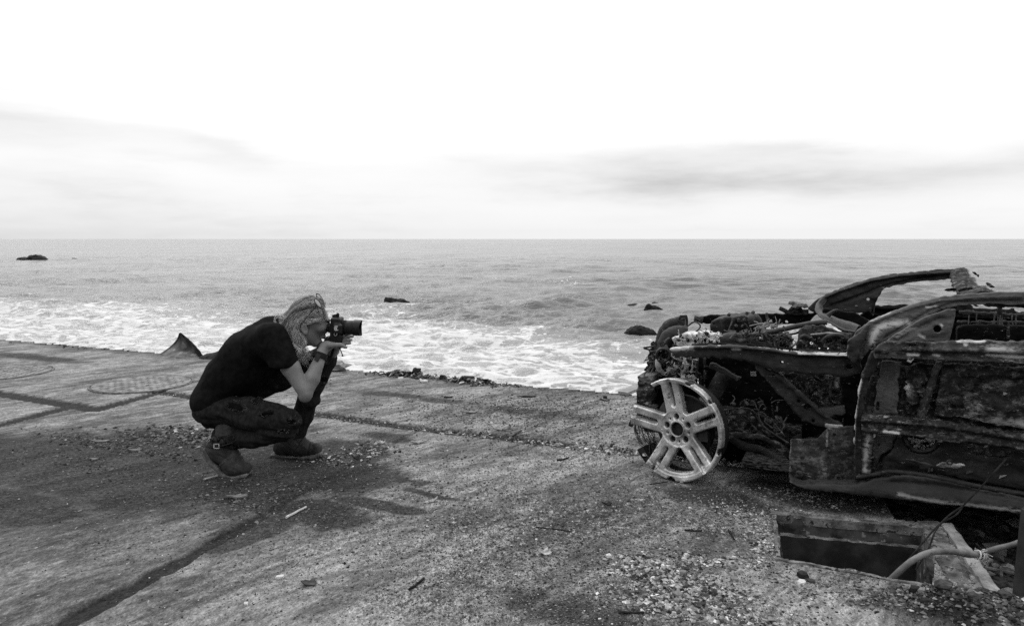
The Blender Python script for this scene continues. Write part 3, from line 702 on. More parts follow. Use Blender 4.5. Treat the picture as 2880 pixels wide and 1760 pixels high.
# ---- body: one continuous surface from scalp to toes (clothes are worn over it)
def build_body():
    f = Field(lo, hi, .0042)
    f.ell(Q(606, 1128, 4.05), (.095, .14, .090), None, .05); f.ell(Q(645, 1062, 4.05), (.115, .135, .115), None, .06)
    f.ell(Q(705, 998, 4.05), (.125, .155, .125), rotxz(R(35)), .06); f.ell(Q(756, 960, 4.05), (.10, .17, .10), rotxz(R(35)), .05)
    for h, k, a, mid in ((HIPN, Q(806, 1186, 3.885), ANN, Q(712, 1228, 3.90)), (HIPF, KNF, ANF, (KNF+ANF)/2)):
        f.cone(h, k, .066, .040, .04); f.cone(k, mid, .038, .040, .03); f.cone(mid, a, .040, .034, .03)
    f.cone(ANN, Q(655, 1316, 3.90), .038, .034, .02); f.cone(Q(655, 1316, 3.90), Q(695, 1322, 3.89), .032, .024, .02)
    f.cone(ANF, Q(800, 1262, 4.25), .036, .032, .02); f.cone(Q(828, 1258, 4.25), Q(892, 1262, 4.22), .034, .026, .02)
    # near arm with elbow, forearm and deltoid
    f.cone(SHN, (SHN+ELN)/2, .054, .046, .03); f.cone((SHN+ELN)/2, ELN, .046, .036, .02)
    f.cone(ELN, ELN*.62+WRN*.38, .033, .041, .006); f.cone(ELN*.62+WRN*.38, WRN, .041, .027, .010)
    f.ell(Q(857, 1117, 3.842), (.027, .028, .027), None, .02)
    f.cone(SHF, ELF, .054, .040, .03); f.cone(ELF, WRF, .042, .029, .02)
    # neck and head
    f.cone(Q(795, 945, 4.05), Q(850, 925, 4.045), .062, .056, .04); f.cone(Q(820, 965, 4.02), Q(866, 948, 4.035), .05, .042, .03)
    rh = rotxz(R(24))
    f.ell(Q(864, 889, 4.04), (.096, .074, .088), rh, .02)                     # cranium
    f.ell(Q(893, 908, 4.04), (.062, .062, .074), rotxz(R(20)), .03)           # face block
    f.cone(Q(866, 940, 4.00), Q(889, 962, 4.03), .026, .020, .03); f.cone(Q(866, 940, 4.08), Q(889, 962, 4.05), .026, .020, .03)   # jaw
    f.ell(Q(892, 962, 4.04), (.022, .024, .016), None, .02)                   # chin
    f.cone(Q(922, 908, 4.04), Q(931, 929, 4.04), .009, .0125, .012); f.ell(Q(926, 932, 4.028), (.009, .007, .007), None, .008)          # nose
    f.ell(Q(921, 899, 4.015), (.016, .024, .009), rotxz(R(-20)), .012); f.ell(Q(921, 899, 4.065), (.016, .024, .009), rotxz(R(-20)), .012)   # brows
    f.ell(Q(921, 910, 4.008), (.012, .014, .010), None, .01, 'cut'); f.ell(Q(917, 910, 4.012), (.0115, .012, .0105), None, .004)   # socket and eye
    f.ell(Q(903, 922, 3.993), (.024, .018, .020), None, .02)                  # cheek
    f.ell(Q(911, 944, 4.04), (.012, .022, .006), rotxz(R(-30)), .008); f.ell(Q(907, 949, 4.04), (.012, .020, .006), rotxz(R(-30)), .008)   # lips
    # ear
    ec = Q(856, 926, 3.958)
    f.ell(ec, (.019, .010, .031), rotxz(R(14)), .006); f.ell(ec+np.array([.004, -.008, .002]), (.011, .006, .019), rotxz(R(14)), .004, 'cut')
    f.ell(ec+np.array([.006, -.002, -.022]), (.010, .007, .011), None, .006)
    # near hand: palm under the camera, thumb along its side, fingers curled up round the far side of the grip
    f.ell(Q(919, 972, 3.955), (.036, .026, .021), rotxz(R(2)), .016); f.ell(Q(933, 970, 3.98), (.036, .030, .016), rotxz(R(-4)), .014)
    f.cone(Q(905, 990, 3.93), Q(918, 974, 3.95), .026, .024, .02)
    f.chain([Q(924, 972, 3.935), Q(945, 970, 3.928), Q(958, 970, 3.93), Q(969, 975, 3.938)], [.0165, .0115, .0105, .0080], .008)
    for i, (uu, yy) in enumerate(((962, 3.985), (957, 4.005), (950, 4.024), (943, 4.04))):
        b0 = Q(uu-14, 972+i, yy-.012); L_ = (.030, .033, .031, .025)[i]
        p1 = b0+np.array([L_, .012, .0]); p2 = p1+np.array([.006, .026, .006]); p3 = p2+np.array([-.010, .014, .020])
        f.chain([b0, p1, p2, p3], [.0092, .0086, .0080, .0066], .003)
    # far hand cradling the lens: palm behind, fingers laid forward under the barrel
    f.ell(Q(952, 966, 4.075), (.032, .034, .020), rotxz(R(25)), .016); f.cone(WRF, Q(950, 970, 4.08), .027, .024, .02)
    for (pts, rr) in (([(955, 955, 4.05), (972, 950, 4.015), (983, 946, 3.998), (992, 945.5, 3.995)], .0092), ([(954, 962, 4.04), (968, 958, 4.008), (980, 956.5, 3.992), (988, 956, 3.99)], .0094),
                      ([(953, 969, 4.035), (966, 965.5, 4.004), (977, 965, 3.99), (984.5, 965, 3.99)], .0088), ([(951, 975, 4.035), (961, 974, 4.008), (969, 976, 3.998), (974, 977, 3.998)], .0080)):
        f.chain([Q(*p) for p in pts], [rr*1.06, rr, rr*.95, rr*.82], .0025)
    f.chain([Q(950, 955, 4.09), Q(968, 945, 4.105), Q(984, 938, 4.10)], [.013, .0105, .008], .008)       # its thumb up the far side
    def fn(V): return .0012*fbm(V[:, 0]*60, V[:, 1]*60, V[:, 2]*60, 2)
    return finish('body', f.mesh(), pb, M_SKIN, person, fn)
build_body()
# ---- tee shirt
def build_shirt():
    f = Field((-2.05, 3.60, .30), (-1.0, 4.38, 1.0), .0055)
    f.ell(Q(600, 1120, 4.05), (.112, .186, .112), rotxz(R(60)), .05); f.ell(Q(640, 1058, 4.05), (.128, .160, .125), rotxz(R(50)), .07)
    f.ell(Q(697, 1000, 4.05), (.142, .178, .142), rotxz(R(40)), .07); f.ell(Q(748, 958, 4.05), (.118, .192, .112), rotxz(R(30)), .06)
    f.ell(Q(690, 1045, 4.05), (.14, .150, .10), rotxz(R(35)), .06)              # the front hanging loose towards the lap
    f.cone(Q(762, 948, 3.90), Q(796, 1016, 3.868), .082, .079, .05); f.cone(Q(762, 940, 4.21), Q(800, 1000, 4.25), .080, .076, .05)   # sleeves
    f.cone(Q(770, 935, 4.05), Q(800, 925, 4.05), .09, .072, .04)                # collar
    # openings: sleeve ends, neck, hem
    def cutc(p, n, rad, k=.004):
        p = np.asarray(p); n = np.asarray(n, float); n /= np.linalg.norm(n)
        sl, g = f.sub(p-rad*1.4, p+rad*1.4)
        h = (g[0]-p[0])*n[0]+(g[1]-p[1])*n[1]+(g[2]-p[2])*n[2]
        r_ = np.sqrt(np.maximum((g[0]-p[0])**2+(g[1]-p[1])**2+(g[2]-p[2])**2-h*h, 0))-rad
        f.comb(sl, np.maximum(np.maximum(-h, r_), h-rad*.9), k, 'cut')
    an = Q(806, 1040, 3.86)-Q(780, 985, 3.87)
    cutc(Q(790, 1029, 3.86), Q(800, 1075, 3.86)-Q(796, 1000, 3.86), .105); cutc(Q(806, 1018, 4.25), Q(826, 1045, 4.25)-Q(800, 1000, 4.25), .10)
    cutc(Q(806, 922, 4.05), Q(845, 905, 4.05)-Q(800, 925, 4.05), .10)
    nh = Q(675, 1300, 4.05)-Q(655, 1110, 4.05)
    # hem follows a slanting line from the back of the waist up over the lap
    hp_, hq = Q(545, 1150, 4.05), Q(775, 1092, 4.05); d = hq-hp_; n = np.array([d[2], 0, -d[0]]); n = n if n[2] < 0 else -n
    f.half(hp_, n, 'cut', .01)
    def fn(V):
        u = (V[:, 0]+V[:, 2])*.7; w = (V[:, 0]-V[:, 2])*.7
        fold = vnoise(w*16+1.5*vnoise(u*6, V[:, 1]*6), u*5, V[:, 1]*8)
        return .022*fold*sstep(-V[:, 2], -.80, -.55)+.009*fbm(V[:, 0]*11, V[:, 1]*11, V[:, 2]*11, 3)
    return finish('tee_shirt', f.mesh(), pb, M_SHIRT, person, fn)
build_shirt()
# ---- jeans over a dark under layer that shows through the rips
RIPS = [(752, 1164, .042, .010, 12), (714, 1135, .034, .011, -8), (655, 1146, .050, .020, -12), (822, 1184, .022, .014, -32), (912, 1071, .018, .030, 40), (793, 1214, .024, .008, 5)]
def leg_axis(f, s, mode=None):
    f.ell(Q(606, 1142, 4.05), (.100+s, .168+s, .098+s), rotxz(R(40)), .05)
    f.cone(Q(604, 1150, 3.97), Q(700, 1166, 3.92), .094+s, .088+s, .05); f.cone(Q(700, 1166, 3.92), KNN, .088+s, .066+s, .04)
    f.cone(HIPF, KNF, .092+s, .072+s, .04); f.cone(KNF, KNF*.5+ANF*.5, .070+s, .062+s, .016); f.cone(KNF*.5+ANF*.5, ANF, .062+s, .054+s, .016)
    f.cone(Q(800, 1214, 3.885), Q(712, 1228, 3.90), .056+s, .062+s, .006); f.cone(Q(712, 1228, 3.90), Q(628, 1232, 3.925), .062+s, .056+s, .012)
def build_jeans():
    f = Field((-2.05, 3.60, .04), (-.82, 4.40, .75), .0052); leg_axis(f, 0.0)
    f.half(Q(588, 1250, 4.0)*.0+ANN+np.array([-.03, 0, -.01]), (-.9, 0, -.45), 'cut', .006) if False else None
    V, F = f.mesh()
    # sink the rips through the denim
    N = vnormals(V, F); th = np.zeros(len(V)); rim = np.zeros(len(V))
    for (u, v, a, b, ang) in RIPS:
        y0 = 3.84 if u < 880 else 4.18
        c = Q(u, v, y0); dx, dz = V[:, 0]-c[0], V[:, 2]-c[2]; t = R(ang)
        p_, q_ = dx*math.cos(t)+dz*math.sin(t), -dx*math.sin(t)+dz*math.cos(t)
        rr = np.sqrt((p_/a)**2+(q_/b)**2)+.35*fbm(dx*60, dz*60, u*.1, 2)
        face = sstep(-N[:, 1], -.05, .25)*((np.abs(V[:, 1]-c[1]) < .11))
        th = np.maximum(th, face*(1-sstep(rr, .8, 1.05))); rim = np.maximum(rim, face*np.exp(-((rr-1.12)/.14)**2))
    def fn(V_):
        a = np.where(V_[:, 1] < 4.05, V_[:, 2]*1.0+V_[:, 0]*.25, V_[:, 2]*.75-V_[:, 0]*.5)
        fold = vnoise(V_[:, 0]*8, V_[:, 1]*14, a*42+1.5*vnoise(V_[:, 0]*11, V_[:, 2]*11))
        kn = np.exp(-((V_[:, 0]-KNN[0]+.09)/.12)**2)+np.exp(-((V_[:, 0]-ANN[0]-.04)/.10)**2)
        return .024*fold*(.65+.6*kn)+.008*fbm(V_[:, 0]*16, V_[:, 1]*16, V_[:, 2]*16, 3)-.026*th+.003*rim
    o = finish('jeans', (V, F), pb, M_JEANS, person, fn)
    f = Field((-2.05, 3.60, .04), (-.82, 4.40, .75), .0065); leg_axis(f, -.013); finish('under_layer', f.mesh(), pb, M_LEGGINGS, person)
    # frayed threads round the rips
    m = MB()
    for (u, v, a, b, ang) in RIPS:
        y0 = 3.80 if u < 880 else 4.15
        for k in range(22):
            th_ = rng.random()*6.28; rr = 1.0+.15*rng.random(); t = R(ang)
            e = np.array([a*rr*math.cos(th_), b*rr*math.sin(th_)]); e = np.array([e[0]*math.cos(t)-e[1]*math.sin(t), e[0]*math.sin(t)+e[1]*math.cos(t)])
            c = Q(u, v, y0)+np.array([e[0], 0, e[1]])
            # drop it on to the denim
            d2 = (V[:, 0]-c[0])**2+(V[:, 2]-c[2])**2+np.where(V[:, 1] > c[1]+.12, 9, 0); c[1] = V[np.argmin(d2+(V[:, 1]-c[1])**2*.05), 1]-.003
            q = c+np.array([rng.normal(0, .008), -.003-.003*rng.random(), rng.normal(-.004, .006)])
            m.tube([c, (c+q)/2+rng.normal(0, .002, 3), q], [.0011, .001, .0006], 4)
    tag(m.build('frayed_threads', M_THREAD, person, pb), kind='stuff')
    m = MB()
    for k in range(40):
        c = Q(rng.uniform(590, 668), rng.uniform(1222, 1244), 3.850+rng.uniform(0, .02)); q = c+np.array([rng.normal(0, .012), -.004, -rng.uniform(.008, .045)])
        m.tube(smooth_path([c, (c+q)/2+rng.normal(0, .004, 3), q], 3), [.004, .0038, .0036, .003, .0026, .002, .0012], 4, flat=.5)
    tag(m.build('ragged_cuff', M_JEANS, person, pb), kind='stuff')
build_jeans()
# ---- boots
def boot(side):
    f = Field((-2.0, 3.64, -.02), (-.76, 4.36, .32), .0045); g = Field((-2.0, 3.64, -.03), (-.76, 4.36, .22), .0045)
    if side == 'near':
        f.cone(Q(640, 1212, 3.93), Q(620, 1258, 3.92), .066, .058, .02); f.cone(Q(612, 1262, 3.92), Q(656, 1316, 3.90), .049, .043, .03)
        f.cone(Q(656, 1312, 3.90), Q(689, 1317, 3.89), .045, .036, .03); f.ell(Q(597, 1266, 3.92), (.032, .036, .045), rotxz(R(40)), .03)
        f.cone(Q(640, 1262, 3.915), Q(668, 1304, 3.90), .046, .038, .03)
        sole = [Q(583, 1258, 3.925), Q(600, 1294, 3.92), Q(632, 1329, 3.91), Q(662, 1340, 3.90), Q(704, 1330, 3.885)]
        heel = (Q(590, 1281, 3.922), (.032, .042, .016), rotxz(R(-60)))
        strap = [Q(590, 1240, 3.975), Q(578, 1250, 3.905), Q(596, 1256, 3.856), Q(622, 1254, 3.845), Q(656, 1244, 3.855), Q(676, 1236, 3.91)]
    else:
        f.cone(Q(832, 1200, 4.27), Q(814, 1246, 4.265), .066, .057, .02); f.cone(Q(800, 1258, 4.26), Q(850, 1264, 4.24), .046, .041, .03)
        f.cone(Q(846, 1262, 4.24), Q(888, 1262, 4.22), .044, .037, .03); f.ell(Q(784, 1258, 4.265), (.03, .036, .04), None, .03)
        f.cone(Q(832, 1240, 4.255), Q(862, 1258, 4.235), .045, .036, .03)
        sole = [Q(768, 1277, 4.265), Q(800, 1281, 4.26), Q(846, 1283, 4.245), Q(880, 1281, 4.225), Q(909, 1272, 4.205)]
        heel = (Q(784, 1281, 4.265), (.036, .042, .013), None); strap = None
    for a, b in zip(sole[:-1], sole[1:]):
        c = (a+b)/2; d = b-a; ang = math.atan2(d[2], d[0]); g.box(c, (np.linalg.norm(d)/2+.006, .049, .0105), rotxz(ang), .007, .012)
    g.box(heel[0], heel[1], heel[2], .006, .004)
    tip = sole[-1]; g.half(tip+np.array([.0, 0, 0]), (1, 0, .0), 'cut', .02)
    for fl in (f, g): fl.half((0, 0, .001), (0, 0, -1), 'cut', .003)
    fn = lambda V: .008*vnoise(V[:, 0]*26, V[:, 1]*22, V[:, 2]*60+V[:, 0]*30)*sstep(V[:, 2], .02, .08)+.003*fbm(V[:, 0]*50, V[:, 1]*50, V[:, 2]*50, 2)
    sm = [(Q(668, 1322, 3.9), Q(708, 1330, 3.89)-Q(655, 1318, 3.9)), (Q(640, 1285, 3.9), Q(660, 1318, 3.9)-Q(612, 1262, 3.9))] if side == 'near' else [(Q(868, 1262, 4.2), np.array([1, 0, -.1])), (Q(840, 1248, 4.2), np.array([1, 0, -.5]))]
    fn0 = fn
    def fn(V):
        r_ = fn0(V)
        for p_, n_ in sm:
            n_ = n_/np.linalg.norm(n_); h_ = (V-p_)@n_+.006*vnoise(V[:, 1]*60, V[:, 2]*60); r_ = r_-.0042*np.exp(-(h_/.0035)**2)+.003*np.exp(-((h_-.009)/.005)**2)
        return r_
    b = finish('boot', f.mesh(), pb, M_BOOT, person, fn); finish('sole', g.mesh(), pb, M_SOLE, b)
    if strap:
        m = MB(); m.tube(smooth_path(strap), .011, 8, flat=.35); m.build('boot_strap', M_STRAP, b, pb)
        m = MB(); c = Q(609, 1254, 3.838)
        for dx, dz, sx, sz in ((0, .011, .014, .002), (0, -.011, .014, .002), (.013, 0, .002, .012), (-.013, 0, .002, .012)): m.box(c+np.array([dx, 0, dz]), (sx, .002, sz))
        m.build('buckle', M_CHROME, b, pb)
boot('near'); boot('far')
# ---- hair: an under layer and separate locks swept back from the brow, falling over ear and neck
def build_hair():
    f = Field((-1.45, 3.80, .55), (-.86, 4.14, 1.08), .0055); rh = rotxz(R(24))
    f.ell(Q(857, 887, 4.04), (.097, .083, .088), rh, .02); f.ell(Q(820, 915, 4.04), (.060, .078, .075), rotxz(R(50)), .04)
    f.cone(Q(822, 925, 4.0), Q(844, 996, 3.985), .050, .020, .03); f.cone(Q(825, 925, 4.08), Q(842, 990, 4.08), .050, .022, .03)
    f.half(Q(893, 880, 4.04), (.78, 0, -.62), 'cut', .02)
    f.ell(Q(870, 930, 3.95), (.046, .06, .052), None, .015, 'cut'); f.ell(Q(905, 925, 4.04), (.058, .12, .085), None, .02, 'cut')
    base = finish('hair', f.mesh(), pb, M_HAIRBASE, person, lambda V: .006*vnoise(V[:, 0]*40, V[:, 1]*90, V[:, 2]*40))
    m = MB()
    def lock(pts, w, n, spread, tone):
        """a lock of n thin strands sharing a path"""
        for i in range(n):
            of = rng.normal(0, spread, 3); tp = 1+.35*rng.normal(); ph = rng.random()*6.3
            pp = [np.array(p)+of*(.55+.5*k/len(pts)) for k, p in enumerate(pts)]
            path = smooth_path(pp, 5); k = len(path); s = np.linspace(0, 1, k)
            path = path+np.outer(np.sin(s*7+ph)*.0045*s, [1, .6, .5])
            m.tube(path, w*.58*(.35+.65*np.sin(np.pi*np.clip(s*.86+.14, 0, 1))**.6)*(.8+.4*rng.random()), 3, max(.05, tone*(.75+.5*rng.random())), .7, False)
    # crown locks, from far side over the top to the near side
    for i in range(52):
        q = i/51; sgn = -1+2*q; y = 4.04+.083*sgn*(-1); rise = math.sqrt(max(0, 1-(sgn*.93)**2))
        near = sgn
        jit = lambda a: rng.normal(0, a)
        v0 = 905-38*rise+jit(3); u0 = 924-14*rise*(1)+jit(5)-10*(1-rise)
        crown_v = 902-59*rise+jit(2); mid_v = 905-42*rise+jit(3)
        pts = [Q(u0, v0-14*rise, y), Q(898+jit(4), 887-40*rise+jit(2), y), Q(868+jit(4), crown_v-4*rise, y), Q(832+jit(5), mid_v, y),
               Q(806+jit(7), 925-26*rise+jit(5), y*.999), Q(802+jit(10), 948+jit(8)-6*rise, y-.012*near), Q(822+jit(14), 980+jit(10), y-.02*near), Q(836+jit(13), 1000+jit(9), y-.03*near)]
        if q > .60: pts[0] = Q(905+jit(5), 893+jit(4), y)
        lock(pts, .0016, 22, .0078, .16+.80*rng.random()**1.4)
    # near side locks behind the ear, falling forward to the collar
    for i in range(34):
        j = lambda a: rng.normal(0, a); y = 3.962+.022*rng.random()
        pts = [Q(905+j(5), 886+j(5), y+.012), Q(878+j(5), 884+j(7), y-.004), Q(846+j(5), 893+j(5), y-.004), Q(826+j(4), 920+j(5), y-.006), Q(832+j(8), 955+j(5), y-.006), Q(840+j(9), 982+j(5), y-.004), Q(852+j(13), 1004+j(8), y+j(.010))]
        lock(pts, .0016, 22, .0080, .25+.85*rng.random())
    for i in range(12):
        j = lambda a: rng.normal(0, a); y = 3.958
        lock([Q(918+j(4), 888+j(7), y+.03), Q(898+j(5), 895+j(6), y+.006), Q(875+j(4), 900+j(5), y), Q(858+j(4), 906+j(4), y+.002), Q(845+j(3), 918+j(5), y+.004)], .0015, 12, .005, .35+.6*rng.random())
    # loose curls at the nape
    for pts in ([(800, 898), (782, 892), (774, 900), (783, 912), (800, 914)], [(812, 940), (790, 938), (790, 955), (808, 964), (824, 952)], [(806, 915), (786, 910), (778, 920), (790, 930)], [(815, 905), (790, 884), (776, 886), (773, 896)], [(830, 930), (808, 950), (800, 962), (812, 968), (828, 958)]):
        lock([Q(u, v, 3.975) for u, v in pts], .0017, 9, .0036, .9)
    m.build('hair_locks', M_HAIR, base, pb, True)
build_hair()
# wrist strap of the watch
def wristband():
    m = MB(); ax = WRN-ELN; ax /= np.linalg.norm(ax); c = Q(901, 1001, 3.927); u_ = np.cross(ax, [0, 1, 0]); u_ /= np.linalg.norm(u_); w_ = np.cross(ax, u_)
    M_ = np.stack([u_, w_, ax], 1)
    m.lathe([(.0335, -.015), (.038, -.013), (.038, .013), (.0335, .015)], c, M_, 28); w = m.build('wristband', M_STRAP, person, pb)
    m = MB(); m.box(c-np.array([0, .040, 0])+u_*.004, (.012, .006, .019), np.stack([u_, [0, 1, 0], ax], 1)); m.build('watch_case', M_CAM, w, pb)
wristband()
# ---- camera held on its side, lens towards the car
CB = Q(946, 930, 4.03)
camera = empty('photo_camera', CB, 'black camera with a stubby zoom lens held upright to the face of the crouching person', 'camera')
def build_camera():
    f = Field(CB-.16, CB+.16, .0032)
    f.box(Q(947, 927, 4.04), (.026, .050, .068), rotxz(R(-4)), .010, .006)
    f.box(Q(939, 958, 4.045), (.046, .040, .022), rotxz(R(-6)), .013, .012); f.box(Q(950, 925, 3.985), (.024, .018, .026), rotxz(R(-4)), .010, .012)    # grip end; viewfinder hump
    f.box(Q(957, 952, 4.04), (.020, .042, .024), None, .012, .012)
    f.box(Q(933, 925, 4.02), (.012, .024, .018), None, .006, .006); f.cone(Q(926, 925, 4.02), Q(923, 925, 4.02), .015, .016, .003)
    f.cone(Q(948, 893, 4.03), Q(950, 884, 4.02), .011, .009, .006); f.box(Q(941, 889, 4.03), (.010, .016, .010), rotxz(R(20)), .003, .004)
    finish('camera_body', f.mesh(), CB, M_CAM, camera)
    ax = Q(1025, 922, 4.04)-Q(960, 919.5, 4.04); ax[1] = 0; ax /= np.linalg.norm(ax); e2 = np.array([0, 1, 0.]); e1 = np.cross(e2, ax); M_ = np.stack([e1, e2, ax], 1); c = Q(958, 920, 4.04)
    m = MB(); m.lathe([(.0385, -.006), (.040, -.003), (.040, .004), (.037, .006)], c, M_, 36); m.build('lens_mount_ring', M_CHROME, camera, CB)
    s = px(1)
    m = MB(); m.lathe([(.036, .006), (.039, .010), (.0395, .034), (.0375, .036), (.0385, .040), (.0385, .068), (.037, .070), (.040, .073), (.041, .088)], c, M_, 40)
    lens = m.build('lens_barrel', M_CAM, camera, CB, True)
    m = MB(); m.lathe([(.0395, .012)]+[(.0402 if k % 2 else .0390, .013+k*.0013) for k in range(15)]+[(.0390, .034)], c, M_, 40); m.build('zoom_ring', M_CAMRUB, lens, CB)
    # petal hood
    th = np.linspace(0, 2*np.pi, 49)[:-1]; m = MB(); V = []; n = len(th)
    for r_, base_, petal in ((.0415, .070, 0), (.0430, .076, 0), (.0425, .110, 1), (.0405, .110, 1), (.0405, .074, 0)):
        z_ = base_+petal*.0045*np.cos(2*th); V.append(np.stack([r_*np.cos(th), r_*np.sin(th), z_], 1)@M_.T+c)
    V = np.concatenate(V); F = [[k*n+i, k*n+(i+1) % n, (k+1)*n+(i+1) % n, (k+1)*n+i] for k in range(4) for i in range(n)]
    m.add(V, F); m.build('lens_hood', M_CAM, lens, CB)
    m = MB(); m.lathe([(.0001, .084), (.030, .082), (.037, .080)], c, M_, 32); m.build('front_glass', M_GLASS, lens, CB, True)
    m = MB(); m.lathe([(.0386, .0705), (.0405, .0715), (.0405, .0728)], c, M_, 40); m.build('silver_band', M_CHROME, lens, CB)
    m = MB(); hs = Q(946, 923, 3.965)
    for dx, dz, sx, sz in ((0, .010, .009, .0025), (0, -.010, .009, .0025), (-.008, 0, .0025, .011), (.0, 0, .004, .005)): m.box(hs+np.array([dx, 0, dz]), (sx, .003, sz))
    m.build('hot_shoe', M_CHROME, camera, CB)
    m = MB(); m.lathe([(.0001, .012), (.010, .012), (.011, .010), (.011, 0)], Q(945, 939, 3.985), np.stack([[1, 0, 0], [0, 0, 1], [0, -1, 0]], 1), 24); m.build('mode_dial', M_CAMRUB, camera, CB)
    m = MB(); m.lathe([(.0065, .014), (.0088, .014), (.0092, .0)], Q(945, 939, 3.983), np.stack([[1, 0, 0], [0, 0, 1], [0, -1, 0]], 1), 24); m.build('dial_ring', M_CHROME, camera, CB)
    m = MB(); th = np.linspace(0, 6.28, 17); ct = Q(935, 876, 4.0)
    m.tube(np.stack([ct[0]+.009*np.cos(th), np.full(17, ct[1]), ct[2]+.009*np.sin(th)], 1), .0014, 5); m.build('strap_lug', M_CHROME, camera, CB)
    m = MB(); m.tube(smooth_path([Q(952, 972, 4.0), Q(958, 985, 3.985), Q(963, 998, 3.98), Q(963, 1002, 3.98)]), [.003]*12+[.003, .004, .005, .006, .006, .005, .004], 6)
    m.tube(smooth_path([Q(912, 960, 3.965), Q(898, 966, 3.95), Q(893, 978, 3.96), Q(905, 1010, 3.99), Q(922, 1020, 4.02), Q(935, 990, 4.03), Q(938, 970, 4.03)]), .008, 6, flat=.25)
    m.build('camera_strap', M_STRAP, camera, CB)
build_camera()
# ---- sunglasses pushed up on the hair
SGC = Q(895, 857, 4.0)
sung = empty('sunglasses', SGC, 'sunglasses pushed up on the hair of the crouching person', 'sunglasses')
def build_glasses():
    for name, y, u0, v0 in (('lens', 3.955, 894, 853), ('lens', 4.075, 899, 838)):
        c = Q(u0, v0, y); m = MB(); th = np.linspace(0, 2*np.pi, 25)[:-1]
        ax1 = Q(u0+9, v0+13, y)-c; ax2 = np.array([.008, .016, .004]); n = np.cross(ax1, ax2); n /= np.linalg.norm(n)
        ring = np.array([ax1*.95*math.cos(t)+ax2*.8*math.sin(t) for t in th])
        V = np.concatenate([[c+n*.004], c+ring*.6+n*.003, c+ring, c+ring-n*.002]); k = 24
        F = [[0, 1+i, 1+(i+1) % k, 1+(i+1) % k] for i in range(k)]
        m.add(V, np.array([[0, 1+i, 1+(i+1) % k] for i in range(k)]))
        m.add(V, np.array([[1+q*k+i, 1+(q+1)*k+i, 1+(q+1)*k+(i+1) % k, 1+q*k+(i+1) % k] for q in range(2) for i in range(k)]))
        m.build('lens', M_SUNLENS, sung, SGC, True)
        m = MB(); m.tube(np.concatenate([c+ring, c+ring[:1]]), .0022, 6); m.build('rim', M_CAM, sung, SGC)
    m = MB(); m.tube(smooth_path([Q(887, 866, 3.945), Q(880, 872, 3.940), Q(862, 893, 3.942), Q(848, 909, 3.946), Q(843, 918, 3.952)]), .0036, 6, flat=.6); m.build('temple', M_CAM, sung, SGC)
    m = MB(); m.tube(smooth_path([Q(890, 846, 4.12), Q(870, 870, 4.13), Q(852, 905, 4.125)]), .003, 6); m.build('temple', M_CAM, sung, SGC)
    m = MB(); m.tube([Q(898, 842, 3.99), Q(901, 838, 4.02), Q(902, 836, 4.05)], .0025, 6); m.build('bridge', M_CAM, sung, SGC)
M_SUNLENS = gen_mat('mirrored_lens', .22, .30, 6, .18, .8, 0)
build_glasses()
# ================================================================== THE BURNT CAR
CAR_A = R(25); CXA = np.array([math.cos(CAR_A), -math.sin(CAR_A), 0]); CYA = np.array([math.sin(CAR_A), math.cos(CAR_A), 0])
CO = G(2230, 1355, .10); CO[2] = 0
def burn_mat(name, lo, hi, fleck=.0, rough=.62, spec=.22, scale=14, corr=0.0):
    """sooty scaled sheet metal; flecks of pale ash; attribute ash = places where paint burnt to white"""
    t = NT(name); sv = t.map((.55, 1, 1.25)); n = t.noise(scale, 6, .65, sv); f = t.noise(62, 5, .7, sv); c = t.ss(n, .33, .68, lo, hi)
    c = t.m_('MULTIPLY', c, t.ss(f, .3, .7, .6, 1.4))
    if fleck:
        pt = t.ss(t.noise(6.5, 3, .6), .44, .60); fl = t.ss(t.m_('ADD', t.noise(56, 6, .78, t.map((.4, 1, 1.4))), t.m_('MULTIPLY', pt, .10*fleck)), .63, .67)
        c = t.mix(t.m_('MULTIPLY', fl, .85), c, t.ss(f, .3, .7, .12, .42))
    if corr:
        k = t.ss(t.noise(30, 6, .75), .50, .60); c = t.mix(t.m_('MULTIPLY', k, corr), c, t.ss(f, .3, .7, .035, .19))
    a = t.m_('MULTIPLY', t.attr('ash'), t.ss(t.m_('ADD', f, t.m_('MULTIPLY', t.attr('ash'), .25)), .45, .68)); c = t.mix(a, c, .50)
    geo = t.n('ShaderNodeNewGeometry'); wear = t.m_('MULTIPLY', t.ss(geo.outputs['Pointiness'], .53, .62), t.ss(f, .40, .62)); c = t.mix(t.m_('MULTIPLY', wear, .6), c, .13)
    h = t.m_('ADD', t.m_('MULTIPLY', n, .6), t.m_('MULTIPLY', f, .6))
    return t.done(t.bsdf(c, t.ss(f, .3, .7, rough-.1, rough+.2), spec, h, .7, .006))
M_BURN = burn_mat('sooty_sheet_metal', .007, .030, .15)
M_SMOOTH = burn_mat('burnt_smooth_panel', .014, .042, 0, .55, .26, 7)
M_SATIN = burn_mat('scorched_satin_panel', .034, .085, .12, .5, .3, 6)
M_KICK = burn_mat('scaled_grey_panel', .010, .052, .6, .7, .15, 12, .6)
M_CORR = burn_mat('corroded_flaking_metal', .007, .030, .75, .75, .12, 18, .6)
M_SOOT = burn_mat('black_soot', .003, .009, .1, .9, .05)
M_ASHALLOY = burn_mat('ashy_alloy', .14, .40, .3, .7, .3, 20)
M_HEAD = burn_mat('white_ashed_casting', .38, .75, .2, .8, .2, 24)
M_ALLOY = gen_mat('fire_dulled_alloy', .26, .72, 7, .36, .5, .35, [(9, .62, .24), (34, .61, .18), (60, .66, .75)], (1, 1, 1), bdist=.002, metal=.55)
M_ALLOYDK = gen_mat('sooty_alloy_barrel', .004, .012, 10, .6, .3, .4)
M_DISC = gen_mat('rusty_brake_disc', .012, .035, 16, .7, .2, .4)
